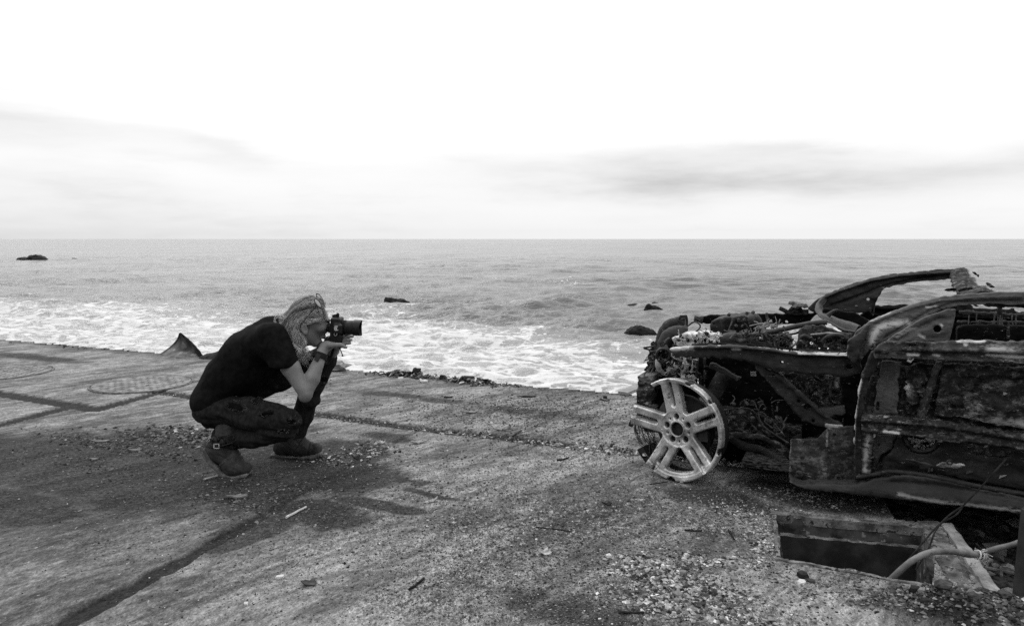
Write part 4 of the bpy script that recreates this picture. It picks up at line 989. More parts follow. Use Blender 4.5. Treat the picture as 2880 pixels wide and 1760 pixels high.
car = empty('wrecked_car', CO, 'burnt-out car shell stripped to bare scorched metal on a bare alloy wheel', 'car'); car.rotation_euler = (0, 0, -CAR_A)
def L(cx, cy, w):
    """a point of the 1140 px wide detail of the photograph on the car's plane w metres in from its near side"""
    d = ray(1740+.4782*cx, 720+.4782*cy); o = np.array([0, 0, CAM_H])-CO
    t = (w-o@CYA)/(d@CYA); q = o+t*d; return np.array([q@CXA, w, q[2]])
def polysdf(x, y, poly):
    d = np.full(np.shape(x), 1e9)
    for (a, b), (c, e) in zip(poly, poly[1:]+poly[:1]):
        L2 = max((c-a)**2+(e-b)**2, 1e-12); t = np.clip(((x-a)*(c-a)+(y-b)*(e-b))/L2, 0, 1); d = np.minimum(d, (x-a-t*(c-a))**2+(y-b-t*(e-b))**2)
    d = np.sqrt(d); return np.where(inpoly(x, y, poly), -d, d)
def plate(name, poly, w, th, mat, parent=None, holes=(), ridges=(), noise=(.006, 9), h=.006, tilt=0.0, yaw=0.0, torn=.006, ash=(), rnd=.003):
    """pressed sheet or beam with this outline; ridges = (path, half width, height towards the camera)"""
    pl = [tuple(L(x, y, w)[[0, 2]]) for x, y in poly]; A = np.array(pl); lo, hi = A.min(0)-.03, A.max(0)+.03
    s = np.arange(lo[0], hi[0], h); z = np.arange(lo[1], hi[1], h); S, Zz = np.meshgrid(s, z, indexing='ij')
    sd = hash3(np.array(int(A[0, 0]*999)), np.array(int(A[0, 1]*999)), np.array(len(poly)))*50
    d2 = polysdf(S, Zz, pl)+torn*fbm(S*45+sd, Zz*45, 1.0, 3)*1.6
    pxm = .4782*(3.55+w*.9)/FPX
    for hx, hy, hr in holes:
        c = L(hx, hy, w); d2 = np.maximum(d2, hr*pxm-np.hypot(S-c[0], Zz-c[2]))
    off = noise[0]*2*fbm(S*noise[1]+sd, Zz*noise[1], sd, 4)
    for path, hw, ht in ridges:
        pp = [tuple(L(x, y, w)[[0, 2]]) for x, y in path]; off = off+ht*np.exp(-(pl_dist(S, Zz, pp)/hw)**2)
    off = off-tilt*(Zz-A[:, 1].min())-yaw*(S-A[:, 0].min())
    hw = min(h, th/3); W = np.arange(w-th/2-off.max()-2*hw, w+th/2-off.min()+3*hw, hw)
    dd = np.abs(W[None, :, None]-(w-off)[:, None, :])-th/2; D2 = np.broadcast_to(d2[:, None, :], dd.shape)
    k = rnd; hh = np.maximum(k-np.abs(dd-D2), 0)/k; F = np.maximum(dd, D2)+hh*hh*k*.25
    V, Fq = surface_nets(F.astype(np.float32), (s[0], W[0], z[0]), np.array([h, hw, h]))
    at = {}
    if ash:
        v = np.zeros(len(V))
        for path, aw, am in ash:
            pp = [tuple(L(x, y, w)[[0, 2]]) for x, y in path]; v = np.maximum(v, am*np.exp(-(pl_dist(V[:, 0], V[:, 2], pp)/aw)**2))
        at['ash'] = lambda q, v=v: v
    return finish(name, (V, Fq), (0, 0, 0), mat, parent or car, None, at)
def LP(*pts, n=5): return smooth_path([L(*p) for p in pts], n)
def pipe(name, pts, r, mat, parent=None, seg=10, n=5, flat=1.0):
    p = LP(*pts, n=n); rr = np.interp(np.linspace(0, 1, len(p)), np.linspace(0, 1, len(np.atleast_1d(r))), np.atleast_1d(r)) if np.ndim(r) else np.full(len(p), r)
    rr = rr*(1+.10*fbm(np.arange(len(p))*.9, pts[0][0]*.1, 0, 2)); m = MB(); m.tube(p, rr, seg, flat=flat); return m.build(name, mat, parent or car, smooth=True)
def clutter(name, poly, w0, w1, n, mat, parent=None, big=.012, tubes=.6, kind='stuff'):
    """melted brackets, hoses and wires heaped inside an outline"""
    m = MB(); A = np.array(poly); k = 0
    while k < n:
        x, y = rng.uniform(A[:, 0].min(), A[:, 0].max()), rng.uniform(A[:, 1].min(), A[:, 1].max())
        if not inpoly(np.array(x), np.array(y), [tuple(p) for p in poly]): continue
        k += 1; c = L(x, y, rng.uniform(w0, w1))
        if rng.random() < tubes:
            d = rng.normal(0, 1, 3); d /= np.linalg.norm(d); ln = big*rng.uniform(2, 7); e = c+d*ln; mid = (c+e)/2+rng.normal(0, ln*.22, 3)
            m.tube(smooth_path([c, mid, e], 3), big*rng.uniform(.10, .42), 6, rng.uniform(.3, .8))
        elif rng.random() < .5: m.box(c, rng.uniform(.3, 1.6, 3)*big, rotm(*rng.uniform(0, 3, 3)), rng.uniform(.3, .7), big*.2)
        else: m.lump(c, rng.uniform(.5, 1.5, 3)*big, 1, .3, rotm(*rng.uniform(0, 3, 3)), rng.uniform(.3, .8))
    o = m.build(name, mat, parent or car); tag(o, kind=kind); return o
def ribbon(name, le, ri, mat, parent=None, th=.010, n=36, k=12, noise=.012, curl=.03):
    """bent sheet between two edge lines given as (x, y, w)"""
    ts = np.linspace(0, 1, n); A = np.array(le, float); B = np.array(ri, float)
    a = np.stack([np.interp(ts, np.linspace(0, 1, len(A)), A[:, i]) for i in range(3)], 1); b = np.stack([np.interp(ts, np.linspace(0, 1, len(B)), B[:, i]) for i in range(3)], 1)
    V = []
    for i in range(n):
        for j in range(k):
            q = j/(k-1); p = a[i]*(1-q)+b[i]*q; v = L(*p); nz = noise*fbm(i*.22+A[0, 0]*.1, j*.3, 2.0, 4); V.append(v+np.array([.1, -.8, .6])*nz+np.array([0, -curl, curl*.5])*math.sin(math.pi*q))
    V = np.array(V); N = len(V); g = np.arange(N).reshape(n, k); F = np.stack([g[:-1, :-1], g[1:, :-1], g[1:, 1:], g[:-1, 1:]], -1).reshape(-1, 4)
    rm = lambda c: [[c[i], c[i]+N, c[i+1]+N, c[i+1]] for i in range(len(c)-1)]
    R_ = np.array(rm(g[:, 0][::-1])+rm(g[:, -1])+rm(g[0])+rm(g[-1][::-1]))
    return new_obj(name, mesh_np(name, np.concatenate([V, V+np.array([.0, th, -th*.7])]), np.concatenate([F, F[:, ::-1]+N, R_]), True), parent or car, mat)
# ---- dark structure inside the shell
def inner(name, s, w, z, hs, mat=None):
    m = MB(); m.box((s, w, z), hs); return m.build(name, mat or M_SOOT, car)
inner('floor_pan', 1.2, .86, .13, (1.45, .76, .015)); inner('subframe', -.42, .95, .20, (.42, .52, .05)); inner('tunnel', 1.2, .86, .24, (1.3, .13, .09))
plate('wheelhouse_panel', [(470, 585), (640, 590), (900, 640), (1390, 690), (1390, 1010), (1230, 1030), (1010, 1100), (1005, 1296), (900, 1290), (690, 1285), (600, 1240), (560, 900), (470, 800)], .58, .03, M_SOOT, noise=(.012, 8), h=.009)
plate('scuttle_side', [(1290, 585), (1360, 560), (1560, 520), (1600, 640), (1480, 1010), (1330, 1010), (1300, 720)], .30, .03, M_SOOT, noise=(.01, 9), h=.009)
plate('bulkhead', [(930, 680), (1390, 690), (1400, 1010), (1215, 1010), (1190, 930), (1010, 770)], .36, .03, M_CORR, noise=(.02, 14), ash=[([(1150, 805), (1190, 800)], .012, .9), ([(1290, 720), (1285, 760)], .012, .7)])
plate('bulkhead_shelf', [(1180, 900), (1330, 880), (1340, 935), (1200, 935)], .26, .05, M_SMOOTH, tilt=.6)
plate('suspension_panel', [(600, 880), (760, 890), (1000, 1000), (1000, 1090), (820, 1060), (640, 1050)], .40, .04, M_BURN, noise=(.02, 12))
plate('radiator_panel', [(225, 715), (440, 715), (470, 770), (470, 1000), (230, 1000)], .66, .05, M_SOOT, h=.009)
# ---- front wing rail, strut, damper
plate('wing_rail', [(300, 545), (430, 524), (700, 522), (900, 542), (1060, 564), (1345, 572), (1420, 590), (1425, 690), (1340, 706), (950, 680), (870, 655), (780, 620), (640, 592), (480, 592), (380, 592), (315, 568)], .17, .05, M_BURN,
      holes=[(963, 622, 9), (1356, 652, 18), (1240, 600, 5), (1120, 610, 5)], ridges=[([(430, 530), (700, 530), (900, 548), (1060, 572), (1345, 580)], .010, .022), ([(700, 585), (900, 640), (1100, 680), (1340, 695)], .012, .006)],
      ash=[([(300, 540), (440, 536)], .012, 1.0), ([(675, 542), (720, 542)], .007, .9), ([(1060, 566), (1345, 574)], .005, .8)])
pipe('rail_flange', [(430, 520, .21), (600, 516, .22), (760, 520, .22), (900, 534, .22), (1060, 552, .22), (1150, 556, .22)], .011, M_SOOT, flat=.5)
pipe('rail_flange', [(1060, 556, .17), (1200, 562, .17), (1340, 566, .17)], .006, M_CORR, flat=.5)
plate('diagonal_strut', [(780, 608), (930, 682), (955, 690), (1210, 925), (1330, 1000), (1320, 1014), (1200, 1000), (1080, 968), (1060, 935), (870, 725), (820, 665)], .20, .05, M_BURN, holes=[(1113, 882, 19), (1062, 848, 9), (1145, 963, 9), (918, 700, 9)], ridges=[([(930, 690), (1205, 930)], .012, .012), ([(850, 690), (1070, 930)], .010, .010)])
pipe('shock_absorber', [(635, 680, .38), (590, 750, .37), (540, 850, .35)], .043, M_BURN, seg=18)
plate('arm_bracket', [(540, 625), (560, 628), (720, 712), (700, 735), (535, 652)], .27, .03, M_BURN)
plate('radiator_post', [(470, 590), (500, 592), (505, 800), (475, 830)], .42, .03, M_SOOT); plate('support_post', [(500, 596), (514, 598), (510, 800), (499, 800)], .34, .02, M_BURN)
pipe('control_arm', [(640, 1045, .3), (720, 1108, .30), (850, 1148, .26), (995, 1240, .16)], [.012, .016, .017, .015], M_BURN, flat=1.4); pipe('tie_rod', [(610, 905, .22), (770, 900, .24), (840, 990, .24), (920, 1050, .22), (1000, 1100, .16)], .005, M_BURN)
plate('liner_edge', [(640, 1040), (700, 1032), (850, 1050), (1000, 1130), (1005, 1200), (860, 1082), (700, 1070), (640, 1085)], .16, .02, M_CORR)
clutter('suspension_remains', [(600, 870), (900, 850), (1000, 1000), (1000, 1080), (700, 1060), (610, 1000)], .22, .36, 70, M_BURN)
clutter('bulkhead_remains', [(950, 700), (1380, 710), (1390, 990), (1230, 990)], .28, .34, 60, M_CORR, big=.009)
m = MB(); 
for yy in range(4): m.tube([L(778+yy*8, 680, .3), L(782+yy*8, 705, .3)], .004, 5)
m.build('spring_coils', M_ASHALLOY, car)
# ---- pillar foot and kick plate
plate('kick_plate', [(1010, 1072), (1110, 1076), (1165, 1074), (1225, 1012), (1390, 1000), (1400, 1322), (1290, 1328), (1000, 1312)], .06, .02, M_KICK, holes=[(1270, 1050, 8), (1266, 1112, 10), (1256, 1206, 9), (1318, 1150, 16)], ash=[([(1020, 1200), (1180, 1190)], .02, .28), ([(1190, 1190), (1215, 1270)], .014, .35), ([(1228, 1030), (1226, 1110)], .005, .5), ([(1012, 1080), (1010, 1200)], .004, .4)], ridges=[([(1226, 1020), (1224, 1310)], .008, .010), ([(1012, 1080), (1008, 1310)], .008, .008), ([(1020, 1140), (1200, 1150)], .010, .005), ([(1240, 1090), (1290, 1160), (1250, 1240)], .02, .008)], noise=(.005, 14))
for bx, by in ((1062, 1276), (1292, 1300)):
    m = MB(); c = L(bx, by, .035); m.lathe([(.006, -.002), (.016, .0), (.016, .012), (.008, .014), (.006, .006)], c, np.stack([[1, 0, 0], [0, 0, 1], [0, -1, 0]], 1), 14); m.build('pillar_bolt', M_BURN, car)
plate('hinge_bracket', [(1210, 985), (1320, 995), (1320, 1015), (1220, 1005)], .08, .03, M_ASHALLOY, torn=.002)
# ---- sill
plate('sill', [(1000, 1306), (1060, 1322), (1400, 1318), (1560, 1278), (1700, 1264), (1900, 1292), (2100, 1350), (2384, 1395), (2900, 1475), (2900, 1600), (2384, 1490), (2000, 1445), (1600, 1400), (1300, 1366), (1050, 1338)], .0, .10, M_SMOOTH, ridges=[([(1100, 1345), (1600, 1370), (2000, 1412), (2384, 1455), (2900, 1545)], .035, .022), ([(1600, 1310), (1900, 1335), (2384, 1420)], .012, -.012)], ash=[([(1640, 1372), (1740, 1395), (1900, 1420), (2384, 1470)], .010, .7)], noise=(.005, 6), h=.008)
pipe('sill_lip', [(1400, 1302, -.03), (1500, 1285, -.035), (1600, 1266, -.04), (1780, 1285, -.04), (1950, 1318, -.04), (2100, 1350, -.04), (2384, 1398, -.04), (2900, 1480, -.04)], .010, M_BURN)
# ---- near door: skinless frame with its beams
door = plate('front_door', [(1535, 565), (2900, 610), (2900, 1470), (2384, 1392), (2000, 1338), (1620, 1268), (1410, 1290), (1420, 1000), (1450, 800)], .10, .025, M_CORR, noise=(.014, 10), h=.0085)
plate('hinge_edge', [(1505, 520), (1470, 600), (1430, 700), (1402, 850), (1388, 1000), (1384, 1310), (1424, 1300), (1428, 1000), (1445, 850), (1470, 730), (1545, 590)], .0, .05, M_BURN, door, ash=[([(1425, 720), (1402, 830), (1386, 960), (1380, 1090)], .006, .95), ([(1530, 620), (1525, 780), (1500, 860)], .004, .5)], ridges=[([(1440, 700), (1405, 850), (1392, 1000), (1390, 1300)], .008, .012)])
plate('door_inner_skin', [(1545, 610), (1668, 616), (1645, 700), (1640, 930), (1500, 932), (1522, 760)],   .045, .015, M_SATIN, door, holes=[(1523, 880, 9), (1521, 897, 9), (1525, 864, 8)], ridges=[([(1640, 620), (1635, 930)], .012, .010)], noise=(.003, 5))
plate('window_guide', [(1868, 618), (1900, 620), (1802, 958), (1742, 955)], .04, .03, M_KICK, door, ridges=[([(1885, 620), (1775, 950)], .006, .012)])
plate('corroded_panel', [(1665, 640), (1760, 625), (1850, 640), (1790, 800), (1740, 940), (1690, 930), (1700, 820)], .065, .02, M_CORR, door, noise=(.016, 22), torn=.02, ash=[([(1690, 760), (1700, 800)], .016, 1.0)])
plate('door_inner_panel', [(1910, 625), (2900, 680), (2900, 1080), (2300, 1010), (2000, 950), (1850, 940)], .06, .02, M_CORR, door, holes=[(2060, 690, 4), (1990, 855, 0)], ridges=[([(1940, 690), (2384, 712), (2900, 745)], .012, .012), ([(2000, 900), (2150, 770), (2350, 740)], .035, -.025), ([(2200, 960), (2330, 860), (2500, 830)], .03, .016)], noise=(.010, 16), ash=[([(2200, 965), (2384, 985)], .02, .6), ([(2060, 820), (2110, 900), (2060, 960)], .03, .30), ([(2150, 770), (2300, 740)], .02, .25)])
c = L(1992, 850, .04); m = MB(); m.lathe([(.0001, .008), (.014, .010), (.026, .004), (.028, -.004)], c, np.stack([[1, 0, 0], [0, 0, .8], [0, -1, 0]], 1), 20); m.build('latch_cap', M_CORR, door, smooth=True)
plate('impact_beam', [(1425, 925), (1520, 930), (1900, 962), (2384, 1042), (2900, 1118), (2900, 1206), (2384, 1136), (2000, 1090), (1700, 1046), (1430, 1030)], -.012, .045, M_CORR, door, ridges=[([(1430, 952), (1900, 985), (2384, 1062), (2900, 1140)], .014, .028), ([(1430, 1008), (1900, 1055), (2384, 1112), (2900, 1182)], .014, .028)], noise=(.005, 14), ash=[([(1560, 1018), (1640, 1028)], .008, 1.2), ([(1800, 1060), (1900, 1070), (2000, 1085)], .006, .8), ([(2384, 1120), (2330, 1112)], .006, .8)])
plate('beam_bracket', [(1420, 925), (1500, 930), (1505, 1042), (1492, 1150), (1478, 1280), (1410, 1286)], .01, .035, M_KICK, door, noise=(.010, 22), torn=.008, ash=[([(1440, 940), (1450, 1020)], .022, .75), ([(1465, 1050), (1460, 1100), (1450, 1180), (1450, 1250)], .014, .7)])
plate('lower_skin', [(1505, 1044), (1640, 1052), (1605, 1140), (1540, 1172), (1500, 1260), (1495, 1150)], .05, .015, M_SATIN, door, holes=[(1530, 1112, 7)])
low = plate('lower_panel', [(1640, 1052), (2000, 1090), (2900, 1215), (2900, 1440), (2384, 1372), (1960, 1290), (1720, 1262), (1545, 1262), (1560, 1180), (1620, 1130)], .035, .02, M_BURN, door, holes=[(1782, 1062, 92), (2110, 1112, 48), (2180, 1120, 48), (2250, 1130, 48)], ridges=[([(1650, 1200), (1900, 1250), (2384, 1330), (2900, 1400)], .03, .014), ([(1600, 1160), (1560, 1240)], .02, .012)], noise=(.008, 12))
clutter('speaker_remains', [(1700, 1070), (1860, 1080), (1840, 1130), (1790, 1148), (1730, 1120)], .06, .085, 60, M_ASHALLOY, door, big=.006, tubes=.2)
m = MB(); th = np.linspace(R(185), R(350), 16); m.tube([L(1785+98*math.cos(a), 1056-92*math.sin(a)*1.0, .018) for a in th], .008, 8); m.build('speaker_ring', M_BURN, door, smooth=True)
plate('torn_flake', [(1862, 1228), (1890, 1212), (1905, 1198), (1925, 1206), (1950, 1200), (1968, 1210), (2000, 1206), (2036, 1224), (2000, 1242), (1960, 1246), (1900, 1240)], -.035, .010, M_ASHALLOY, door, noise=(.010, 40), tilt=-.5, h=.004)
c = L(1947, 1212, -.055); m = MB(); th = np.linspace(0, 6.28, 15); m.tube(np.stack([c[0]+.010*np.cos(th), np.full(15, c[1]), c[2]+.010*np.sin(th)], 1), .003, 6); m.build('ring_bolt', M_BURN, door)
plate('skin_shard', [(1672, 1178), (1760, 1192), (1865, 1222), (1775, 1262), (1764, 1226)], -.02, .012, M_SMOOTH, door, tilt=-.5, noise=(.006, 20))
plate('belt_rail', [(1500, 536), (1560, 504), (1940, 499), (2384, 497), (2900, 502), (2900, 668), (2384, 626), (1900, 606), (1500, 594)], -.012, .05, M_KICK, door, holes=[(1708, 522, 6), (1722, 522, 7), (1738, 522, 6), (1798, 526, 5)], ridges=[([(1510, 545), (2384, 552), (2900, 562)], .014, .018), ([(1600, 562), (2384, 580), (2900, 596)], .008, -.014), ([(1500, 590), (1900, 600), (2384, 620), (2900, 662)], .007, .014)],
      ash=[([(1700, 574), (1760, 578)], .006, 1.1), ([(1850, 576), (1880, 580)], .005, 1), ([(1990, 500), (2150, 500)], .006, 1.0), ([(2160, 575), (2384, 590)], .007, .9), ([(2185, 530), (2260, 545), (2330, 560)], .022, .65), ([(2030, 515), (2040, 518)], .006, 1.2), ([(1560, 555), (1650, 560)], .012, .4)])
plate('sail_panel', [(1556, 508), (1620, 462), (1800, 357), (1930, 317), (1988, 313), (1985, 352), (1942, 500)], .03, .02, M_SATIN, door, holes=[(1875, 430, 19)], ridges=[([(1640, 500), (1760, 425), (1890, 368), (1935, 372)], .009, -.012), ([(1790, 470), (1840, 485), (1900, 480)], .016, -.010)], ash=[([(1640, 470), (1740, 425)], .010, .55), ([(1770, 465), (1800, 480)], .008, .8), ([(1898, 405), (1902, 412)], .005, 1.2)], torn=.002, tilt=.12)
for q, (x0, y0, w_) in enumerate([(1700, 600, -.03), (1850, 606, -.03), (2060, 614, -.03), (2230, 622, -.03), (1560, 935, -.04), (1760, 950, -.04), (2010, 978, -.04), (2210, 1012, -.04), (1500, 1040, -.03), (1640, 1048, -.04), (1880, 1075, -.04), (2150, 1110, -.04), (1690, 760, .05), (1720, 860, .05), (1960, 900, .05), (2100, 700, .05), (2260, 800, .05), (1480, 1180, .0), (1470, 1090, .0), (2050, 1260, .02), (2240, 1290, .02), (1820, 1250, .02)]):
    a_ = rng.uniform(14, 40); b_ = rng.uniform(8, 26); ribbon('peeling_shred', [(x0, y0, w_), (x0+a_*.5, y0+rng.normal(0, 3), w_-.004), (x0+a_, y0+rng.normal(0, 3), w_)], [(x0+rng.normal(0, 5), y0+b_, w_-rng.uniform(.0, .03)), (x0+a_*.5, y0+b_*rng.uniform(.4, 1.4), w_-.02), (x0+a_+rng.normal(0, 5), y0+b_*rng.uniform(.3, 1), w_-rng.uniform(0, .03))], M_ASHALLOY if q % 4 == 0 else M_KICK, door, .003, 10, 5, .010, .006)
# ---- pillars, roof rails, torn header
plate('a_pillar', [(1352, 520), (1400, 445), (1480, 386), (1600, 332), (1750, 281), (1900, 246), (2100, 226), (2250, 214), (2384, 216), (2900, 230), (2900, 310), (2384, 297), (2250, 290), (2170, 288), (2000, 300), (1900, 322), (1830, 356), (1700, 436), (1545, 510), (1500, 522), (1430, 606), (1345, 600), (1338, 545)], .10, .03, M_SATIN, tilt=.22, torn=.004, noise=(.006, 9), rnd=.002,
      ridges=[([(1500, 392), (1600, 350), (1750, 302), (1900, 268), (2100, 250), (2384, 242)], .005, .007), ([(1560, 488), (1700, 405), (1840, 326), (1990, 278), (2384, 270)], .006, -.012), ([(1400, 470), (1440, 500), (1430, 590)], .012, -.014)],
      ash=[([(1490, 500), (1500, 462), (1530, 425), (1580, 405), (1640, 398), (1700, 392)], .015, 1.0), ([(1810, 306), (1840, 304), (1880, 298)], .004, 1.0), ([(1480, 388), (1600, 336)], .004, .6)])
plate('pillar_channel', [(1545, 506), (1700, 430), (1830, 350), (1900, 318), (2000, 296), (2170, 284), (2384, 290), (2900, 306), (2900, 322), (2384, 306), (2170, 298), (2000, 312), (1900, 336), (1840, 372), (1710, 452), (1560, 520)], .15, .07, M_SOOT, tilt=.2)
plate('pillar_fold', [(1338, 545), (1352, 500), (1420, 450), (1490, 385), (1460, 440), (1440, 520), (1420, 590), (1390, 620), (1345, 602)], .05, .03, M_BURN, noise=(.014, 14), tilt=.3)
plate('far_a_pillar', [(1110, 306), (1190, 240), (1300, 190), (1480, 130), (1650, 100), (1900, 81), (2060, 77), (2052, 130), (1950, 135), (1750, 152), (1620, 172), (1560, 194), (1540, 206), (1548, 205), (1510, 288), (1480, 330), (1350, 330), (1280, 335), (1200, 342), (1150, 332)], 1.40, .05, M_BURN, holes=[(1467, 254, 9)], ridges=[([(1190, 252), (1300, 206), (1480, 146), (1650, 116), (1900, 98), (2060, 94)], .008, .02), ([(1250, 290), (1400, 240), (1560, 176), (1750, 136), (1950, 118)], .008, -.016)], rnd=.002, noise=(.010, 10), h=.007, tilt=.1, torn=.006)
def header():
    n, k = 40, 22; lx = np.interp(np.linspace(0, 1, n), [0, .3, .62, 1], [1948, 1955, 1968, 2006]); ly = np.interp(np.linspace(0, 1, n), [0, .3, .62, 1], [92, 134, 180, 226])
    rx = np.interp(np.linspace(0, 1, n), [0, .25, .6, 1], [2060, 2082, 2130, 2245]); ry = np.interp(np.linspace(0, 1, n), [0, .25, .6, 1], [78, 118, 172, 216])
    for side in (0, 1):
        pass
    top, bot = [], []
    for i in range(n):
        t = i/(n-1); w = 1.40-1.14*t
        for j in range(k):
            q = j/(k-1); x = lx[i]*(1-q)+rx[i]*q+(8*fbm(i*.35, 3.3+(q > .5), 1.1, 3) if j in (0, k-1) else 0); y = ly[i]*(1-q)+ry[i]*q
            v = L(x, y, w+.05*q); nz = .030*fbm(i*.22, j*.16, 2.0, 4)+.012*math.sin(i*.9)
            top.append(v+np.array([.2, -.6, 1])*nz*.6+np.array([0, -.03, .012])*math.sin(math.pi*q)); bot.append(top[-1]+np.array([0, .012, -.010]))
    V = np.array(top+bot); N = n*k; g = np.arange(N).reshape(n, k)
    F = np.stack([g[:-1, :-1], g[1:, :-1], g[1:, 1:], g[:-1, 1:]], -1).reshape(-1, 4); F2 = F[:, ::-1]+N
    def rim(a): return [[a[i], a[i]+N, a[i+1]+N, a[i+1]] for i in range(len(a)-1)]
    R_ = np.array(rim(g[:, 0][::-1])+rim(g[:, -1])+rim(g[0][:])+rim(g[-1][::-1]))
    hd = new_obj('roof_header', mesh_np('roof_header', V, np.concatenate([F, F2, R_]), True, {'ash': np.tile(np.tile(sstep(np.linspace(0, 1, k), .72, 1.0)*.7, n), 2)}), car, M_CORR)
    plate('torn_strip', [(2072, 88), (2100, 90), (2112, 104), (2128, 108), (2122, 122), (2135, 124), (2118, 126), (2090, 112)], 1.25, .012, M_CORR, hd, noise=(.02, 30), h=.005, yaw=.3)
    plate('torn_strip', [(2150, 158), (2168, 150), (2190, 158), (2205, 172), (2224, 186), (2200, 190), (2175, 184)], .8, .012, M_CORR, hd, noise=(.02, 30), h=.005)
    plate('torn_strip', [(1908, 200), (1925, 194), (1960, 190), (1998, 188), (2040, 186), (2000, 204), (1945, 203), (1920, 204)], .55, .010, M_CORR, hd, noise=(.012, 30), h=.004, tilt=-.6)
    plate('torn_strip', [(1985, 195), (2060, 180), (2120, 200), (2060, 222), (2010, 226)], .42, .012, M_CORR, hd, noise=(.02, 26), h=.005, tilt=-.8)
header()
# ---- far side and cabin
plate('far_door', [(1440, 330), (1510, 290), (1700, 286), (2000, 300), (2140, 306), (2290, 312), (2328, 304), (2322, 322), (2384, 328), (2900, 340), (2900, 560), (1380, 560), (1350, 420)], 1.56, .05, M_SOOT, ridges=[([(1500, 300), (2000, 318), (2384, 336), (2900, 350)], .016, .04), ([(1500, 340), (2000, 352), (2384, 366), (2900, 380)], .016, .05), ([(1500, 390), (2000, 400), (2900, 420)], .02, .04)], h=.009, noise=(.008, 10))
plate('far_window_strip', [(2000, 318), (2300, 335), (2900, 345), (2900, 372), (2300, 356), (2000, 340)], 1.40, .03, M_BURN, h=.008); plate('far_window_strip', [(1990, 378), (2384, 384), (2900, 395), (2900, 408), (2384, 398), (1990, 392)], 1.3, .03, M_CORR, h=.008)
plate('seat_frame', [(1980, 410), (2100, 400), (2384, 410), (2900, 420), (2900, 620), (1990, 600)], .75, .06, M_SOOT, h=.01, noise=(.015, 9))
pipe('cabin_post', [(2240, 285, .9), (2243, 380, .9), (2250, 480, .9), (2252, 520, .9)], .012, M_CORR); pipe('hanging_wire', [(2262, 380, .7), (2288, 395, .7), (2292, 440, .7), (2290, 490, .7)], .007, M_CORR)
pipe('hanging_wire', [(1500, 290, 1.4), (1502, 320, 1.38), (1496, 350, 1.38)], .003, M_BURN)
ribbon('dash_crossmember', [(1192, 244, 1.34), (1160, 280, 1.26), (1152, 318, 1.14), (1176, 352, .98), (1240, 388, .80), (1310, 424, .60), (1390, 448, .36)], [(1228, 262, 1.34), (1200, 292, 1.26), (1204, 322, 1.14), (1238, 342, .98), (1292, 366, .80), (1350, 384, .60), (1424, 408, .36)], M_SMOOTH)
pipe('dash_hook', [(1230, 352, .80), (1245, 338, .80), (1268, 322, .80), (1292, 315, .80)], [.016, .012, .008, .004], M_SMOOTH); plate('dash_panel', [(1190, 300), (1380, 330), (1500, 390), (1480, 470), (1330, 450), (1210, 380)], 1.0, .05, M_SOOT, h=.009)
# ---- scuttle
cow = plate('cowl', [(1045, 556), (1052, 470), (1068, 430), (1100, 412), (1200, 406), (1330, 452), (1400, 446), (1412, 520), (1345, 562)], .44, .05, M_CORR, holes=[(1134, 512, 10), (1180, 540, 6), (1230, 540, 7)], noise=(.014, 14), ridges=[([(1060, 480), (1150, 500), (1330, 520)], .014, -.016), ([(1060, 548), (1340, 552)], .008, .012)])
pipe('cowl_bar', [(1128, 462, .38), (1190, 458, .37), (1240, 454, .37), (1322, 458, .36)], [.006, .011, .011, .004], M_ASHALLOY, cow, flat=.6); pipe('cowl_arch', [(1195, 505, .36), (1225, 478, .35), (1270, 466, .35), (1320, 472, .35), (1345, 490, .35)], .011, M_BURN, cow); pipe('cowl_arch', [(1062, 500, .37), (1085, 470, .37), (1120, 478, .37), (1150, 500, .37)], .009, M_BURN, cow)
pipe('cowl_arch', [(1070, 440, .50), (1100, 425, .50), (1150, 420, .50), (1200, 440, .46)], .012, M_CORR, cow)
clutter('cowl_remains', [(1060, 470), (1330, 480), (1340, 555), (1060, 552)], .34, .40, 50, M_CORR, cow, big=.008)
# ---- engine bay
pipe('strut_brace', [(715, 476, .62), (800, 462, .60), (900, 446, .55), (1050, 412, .48), (1150, 394, .46), (1225, 388, .46)], .014, M_SMOOTH, seg=12); pipe('strut_brace', [(900, 468, .6), (1040, 455, .55), (1100, 415, .5), (1190, 404, .47)], .006, M_SMOOTH)
pipe('intake_casing', [(602, 506, .50), (640, 494, .5), (700, 490, .5), (780, 504, .5), (900, 520, .48)], [.034, .040, .036, .026, .010], M_SMOOTH, seg=16)
blk = plate('engine_block', [(556, 448), (562, 372), (640, 346), (760, 341), (800, 352), (830, 390), (826, 432), (700, 442), (600, 452)], .95, .26, M_BURN, noise=(.008, 14), h=.009, holes=[(580, 385, 6)], ridges=[([(640, 350), (640, 440)], .02, .03), ([(700, 350), (700, 440)], .012, .02)])
m = MB()
for bx, by in ((650, 345), (755, 335), (790, 332), (672, 375), (705, 378), (740, 374), (690, 410), (730, 412)): m.lump(L(bx, by, .80), (.012, .012, .012), 1, .2)
m.build('block_bolts', M_CORR, blk); pipe('reservoir', [(770, 395, .78), (800, 385, .78), (835, 395, .78)], [.03, .045, .02], M_BURN, blk, seg=14)
clutter('hose_remains', [(780, 430), (900, 380), (930, 420), (880, 445)], .55, .8, 40, M_ASHALLOY, blk, big=.010); clutter('harness_remains', [(650, 445), (820, 440), (1030, 470), (1020, 530), (760, 520), (680, 480)], .42, .8, 120, M_BURN, blk, big=.013)
pipe('fuse_lead', [(870, 335, .85), (872, 360, .84), (880, 385, .82)], .008, M_BURN, blk); plate('fuse_box', [(560, 448), (900, 430), (1010, 470), (1030, 540), (600, 520)], .9, .05, M_SOOT, h=.01)
